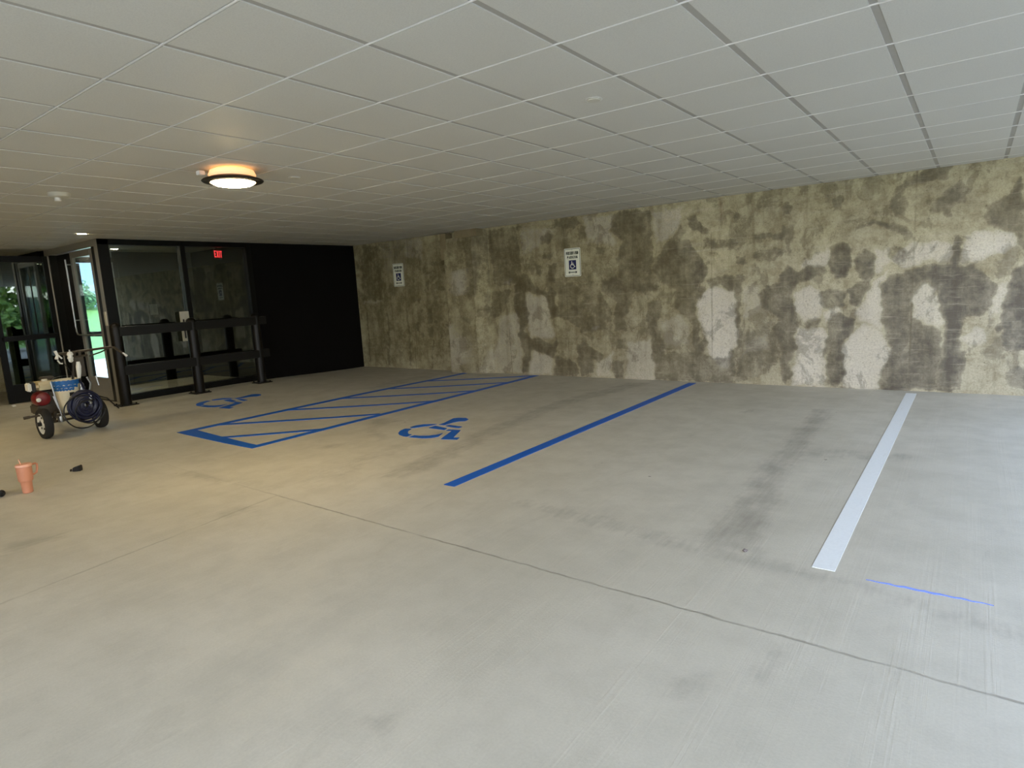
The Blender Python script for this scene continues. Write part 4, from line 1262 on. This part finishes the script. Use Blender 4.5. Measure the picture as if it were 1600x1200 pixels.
tag(obj('pebble', lump(.014, 3), simple('grey_pebble', srgb(120, 112, 110), .8, 0, .3), None, (-.965, 3.365, .008)), 'small grey pebble on the slab left of the white line end', 'pebble')
tag(obj('paper_scrap', lump(.028, 9, .8), M['whitepaint'], None, (-12.3, 3.12, .12)), 'crumpled white paper scrap at the foot of the open door', 'scrap')

# ------------------------------------------------------------------ outside
def m_green(name, a, b, sc):
    n = N(name)
    n.base(n.mix(n.noise(n.geo, sc, 4), a, b))
    n.set(Roughness=.6)
    return n.m


M['leaf'] = m_green('green_leaves', srgb(52, 92, 34), srgb(128, 160, 66), 3)
M['leaf2'] = m_green('blue_green_leaves', srgb(50, 96, 70), srgb(120, 160, 110), 3)
M['lawn'] = m_green('mown_grass', srgb(74, 112, 44), srgb(112, 146, 66), 5)
M['bark'] = simple('grey_bark', srgb(86, 74, 60), .9, 0, .3, 6, .5)
M['pale'] = simple('sunlit_concrete', srgb(196, 192, 182), .85, 0, .1, 1.5)
M['asphalt'] = simple('driveway_asphalt', srgb(118, 116, 112), .9, 0, .15, 2)
M['siding'] = simple('pale_lap_siding', srgb(150, 166, 190), .7, 0, .05)

obj('driveway', B(X1 - .02, 26, -30, 34, -.3, -.02), M['asphalt'], kind='structure')
obj('driveway_front', B(-16, X1 - .02, -30, Y0 + .05, -.3, -.02), M['pale'], kind='structure')
obj('wall_retaining', B(5.6, 5.9, -9, 7.4, -.1, 2.3), simple('shaded_retaining_wall', srgb(120, 118, 112), .9, 0, .2, 2), kind='structure')  # unseen wall added to block low sky light from the right
obj('path', B(-23, VX - .06, -8, 16, -.3, .02), M['pale'], kind='structure')


def bank(name, fn, us, vs, m):
    grid_mesh(name, us, vs, fn, m)


bank('hill_left', lambda P: np.stack([P[:, 0], P[:, 1], 1.75 * sst((-22.9 - P[:, 0]) / 9) + .05 * np.sin(P[:, 0] * 2 + P[:, 1] * 1.3)], 1), np.linspace(-48, -22.9, 40), np.linspace(-10, 40, 50), M['lawn'])
bank('hill_right', lambda P: np.stack([P[:, 0], P[:, 1], -.05 + 2.2 * sst((P[:, 0] - 13) / 8) + .06 * np.sin(P[:, 1] * 1.7 + P[:, 0])], 1), np.linspace(13, 40, 40), np.linspace(-30, 45, 60), M['lawn'])


def foliage(n_, rad, centre_list, seed, leaf):
    q = random.Random(seed)
    bm = bmesh.new()
    for _ in range(n_):
        cx, cy, cz, cr_ = q.choice(centre_list)
        d_ = Vector((q.gauss(0, 1), q.gauss(0, 1), q.gauss(0, 1))).normalized() * cr_ * (q.random() ** .4)
        p_ = Vector((cx, cy, cz)) + Vector((d_.x, d_.y, d_.z * .85))
        ax = Vector((q.gauss(0, 1), q.gauss(0, 1), q.gauss(0, .7))).normalized()
        up = ax.orthogonal().normalized()
        l_ = leaf * q.uniform(.7, 1.3)
        a_, b_ = ax * l_, up * l_ * .45
        bm.faces.new([bm.verts.new(p_ + v_) for v_ in (-a_, b_ - a_ * .1, a_, -b_ - a_ * .1)])
    return bm


def tree(x, y, z, h, r_, m, label, seed, n_=2600, leaf=.22, name='tree', group='trees on the bank'):
    q = random.Random(seed)
    t_ = thing(name, (x, y, z), label, 'tree', group)
    cs = [(q.uniform(-r_, r_) * .6, q.uniform(-r_, r_) * .6, h * q.uniform(.22, .88), r_ * q.uniform(.35, .6)) for _ in range(9)]
    obj('crown', foliage(n_, r_, cs, seed, leaf), m, t_)
    bm_ = tube(bmesh.new(), [(0, 0, -.2), (.05, 0, h * .25), (-.04, .05, h * .5), (0, 0, h * .75)], [r_ * .09, r_ * .07, r_ * .05, .02])
    for c_ in cs[:5]:
        tube(bm_, [(0, 0, h * .35), (c_[0] * .5, c_[1] * .5, h * .5), c_[:3]], [r_ * .045, r_ * .03, .01], 6)
    obj('trunk', bm_, M['bark'], t_, smooth=True)
    return t_


for k, (x, y, h, r_) in enumerate(((10.5, 10.2, 5.4, 2.2), (14.5, 16.2, 6.2, 2.4), (22, 12.5, 7.0, 2.6))):
    tree(x, y, -.05 + 2.2 * float(sst((x - 13) / 8)), h, r_, M['leaf'], ('nearest broad green tree beyond the retaining wall', 'second broad green tree behind the nearest one at the foot of the bank', 'tall green tree high on the grass bank')[k], 20 + k)
for k, (x, y, r_, h) in enumerate(((-31.5, 10.9, 1.0, 1.5), (-33.2, 13.6, .9, 1.3), (-31.8, 8.3, .8, 1.3), (-34.5, 16.6, .9, 1.4))):
    tree(x, y, 1.7, h, r_, M['leaf2'], ('bushy green shrub in the middle of the glass door view', 'rounded shrub to the right of the middle shrub on the lawn', 'rounded shrub to the left of the middle shrub on the lawn', 'rightmost shrub on the lawn, nearest the house')[k], 40 + k, 1500, .1, 'shrub', 'shrubs on the lawn')
hs = thing('house', (-45, 14, 1.7), 'pale sided house beyond the lawn, seen through the glass door', 'house')
bm = bmesh.new()
for k in range(26):
    box(bm, -4 - .02, -.0 + .012, -7, 7, .18 * k, .18 * k + .17)
    box(bm, -4 + .02, -.012, -6.98, 6.98, .18 * k + .165, .18 * k + .185)
obj('wall', bm, M['siding'], hs)
bm = prism(bmesh.new(), [(-4.4, 4.68), (.4, 4.68), (-2, 6.6)], lambda u, v, q: (u, q, v), -7.4, 7.4)
obj('roof', bm, M['asphalt'], hs)
for y in (-4.5, 3.8):
    wd = obj('window', B(-.02, .04, y - .55, y + .55, 1.3, 2.7, .01), M['hubwhite'], hs)
    obj('pane', B(.03, .045, y - .47, y + .47, 1.38, 2.62), M['signblue'], wd)
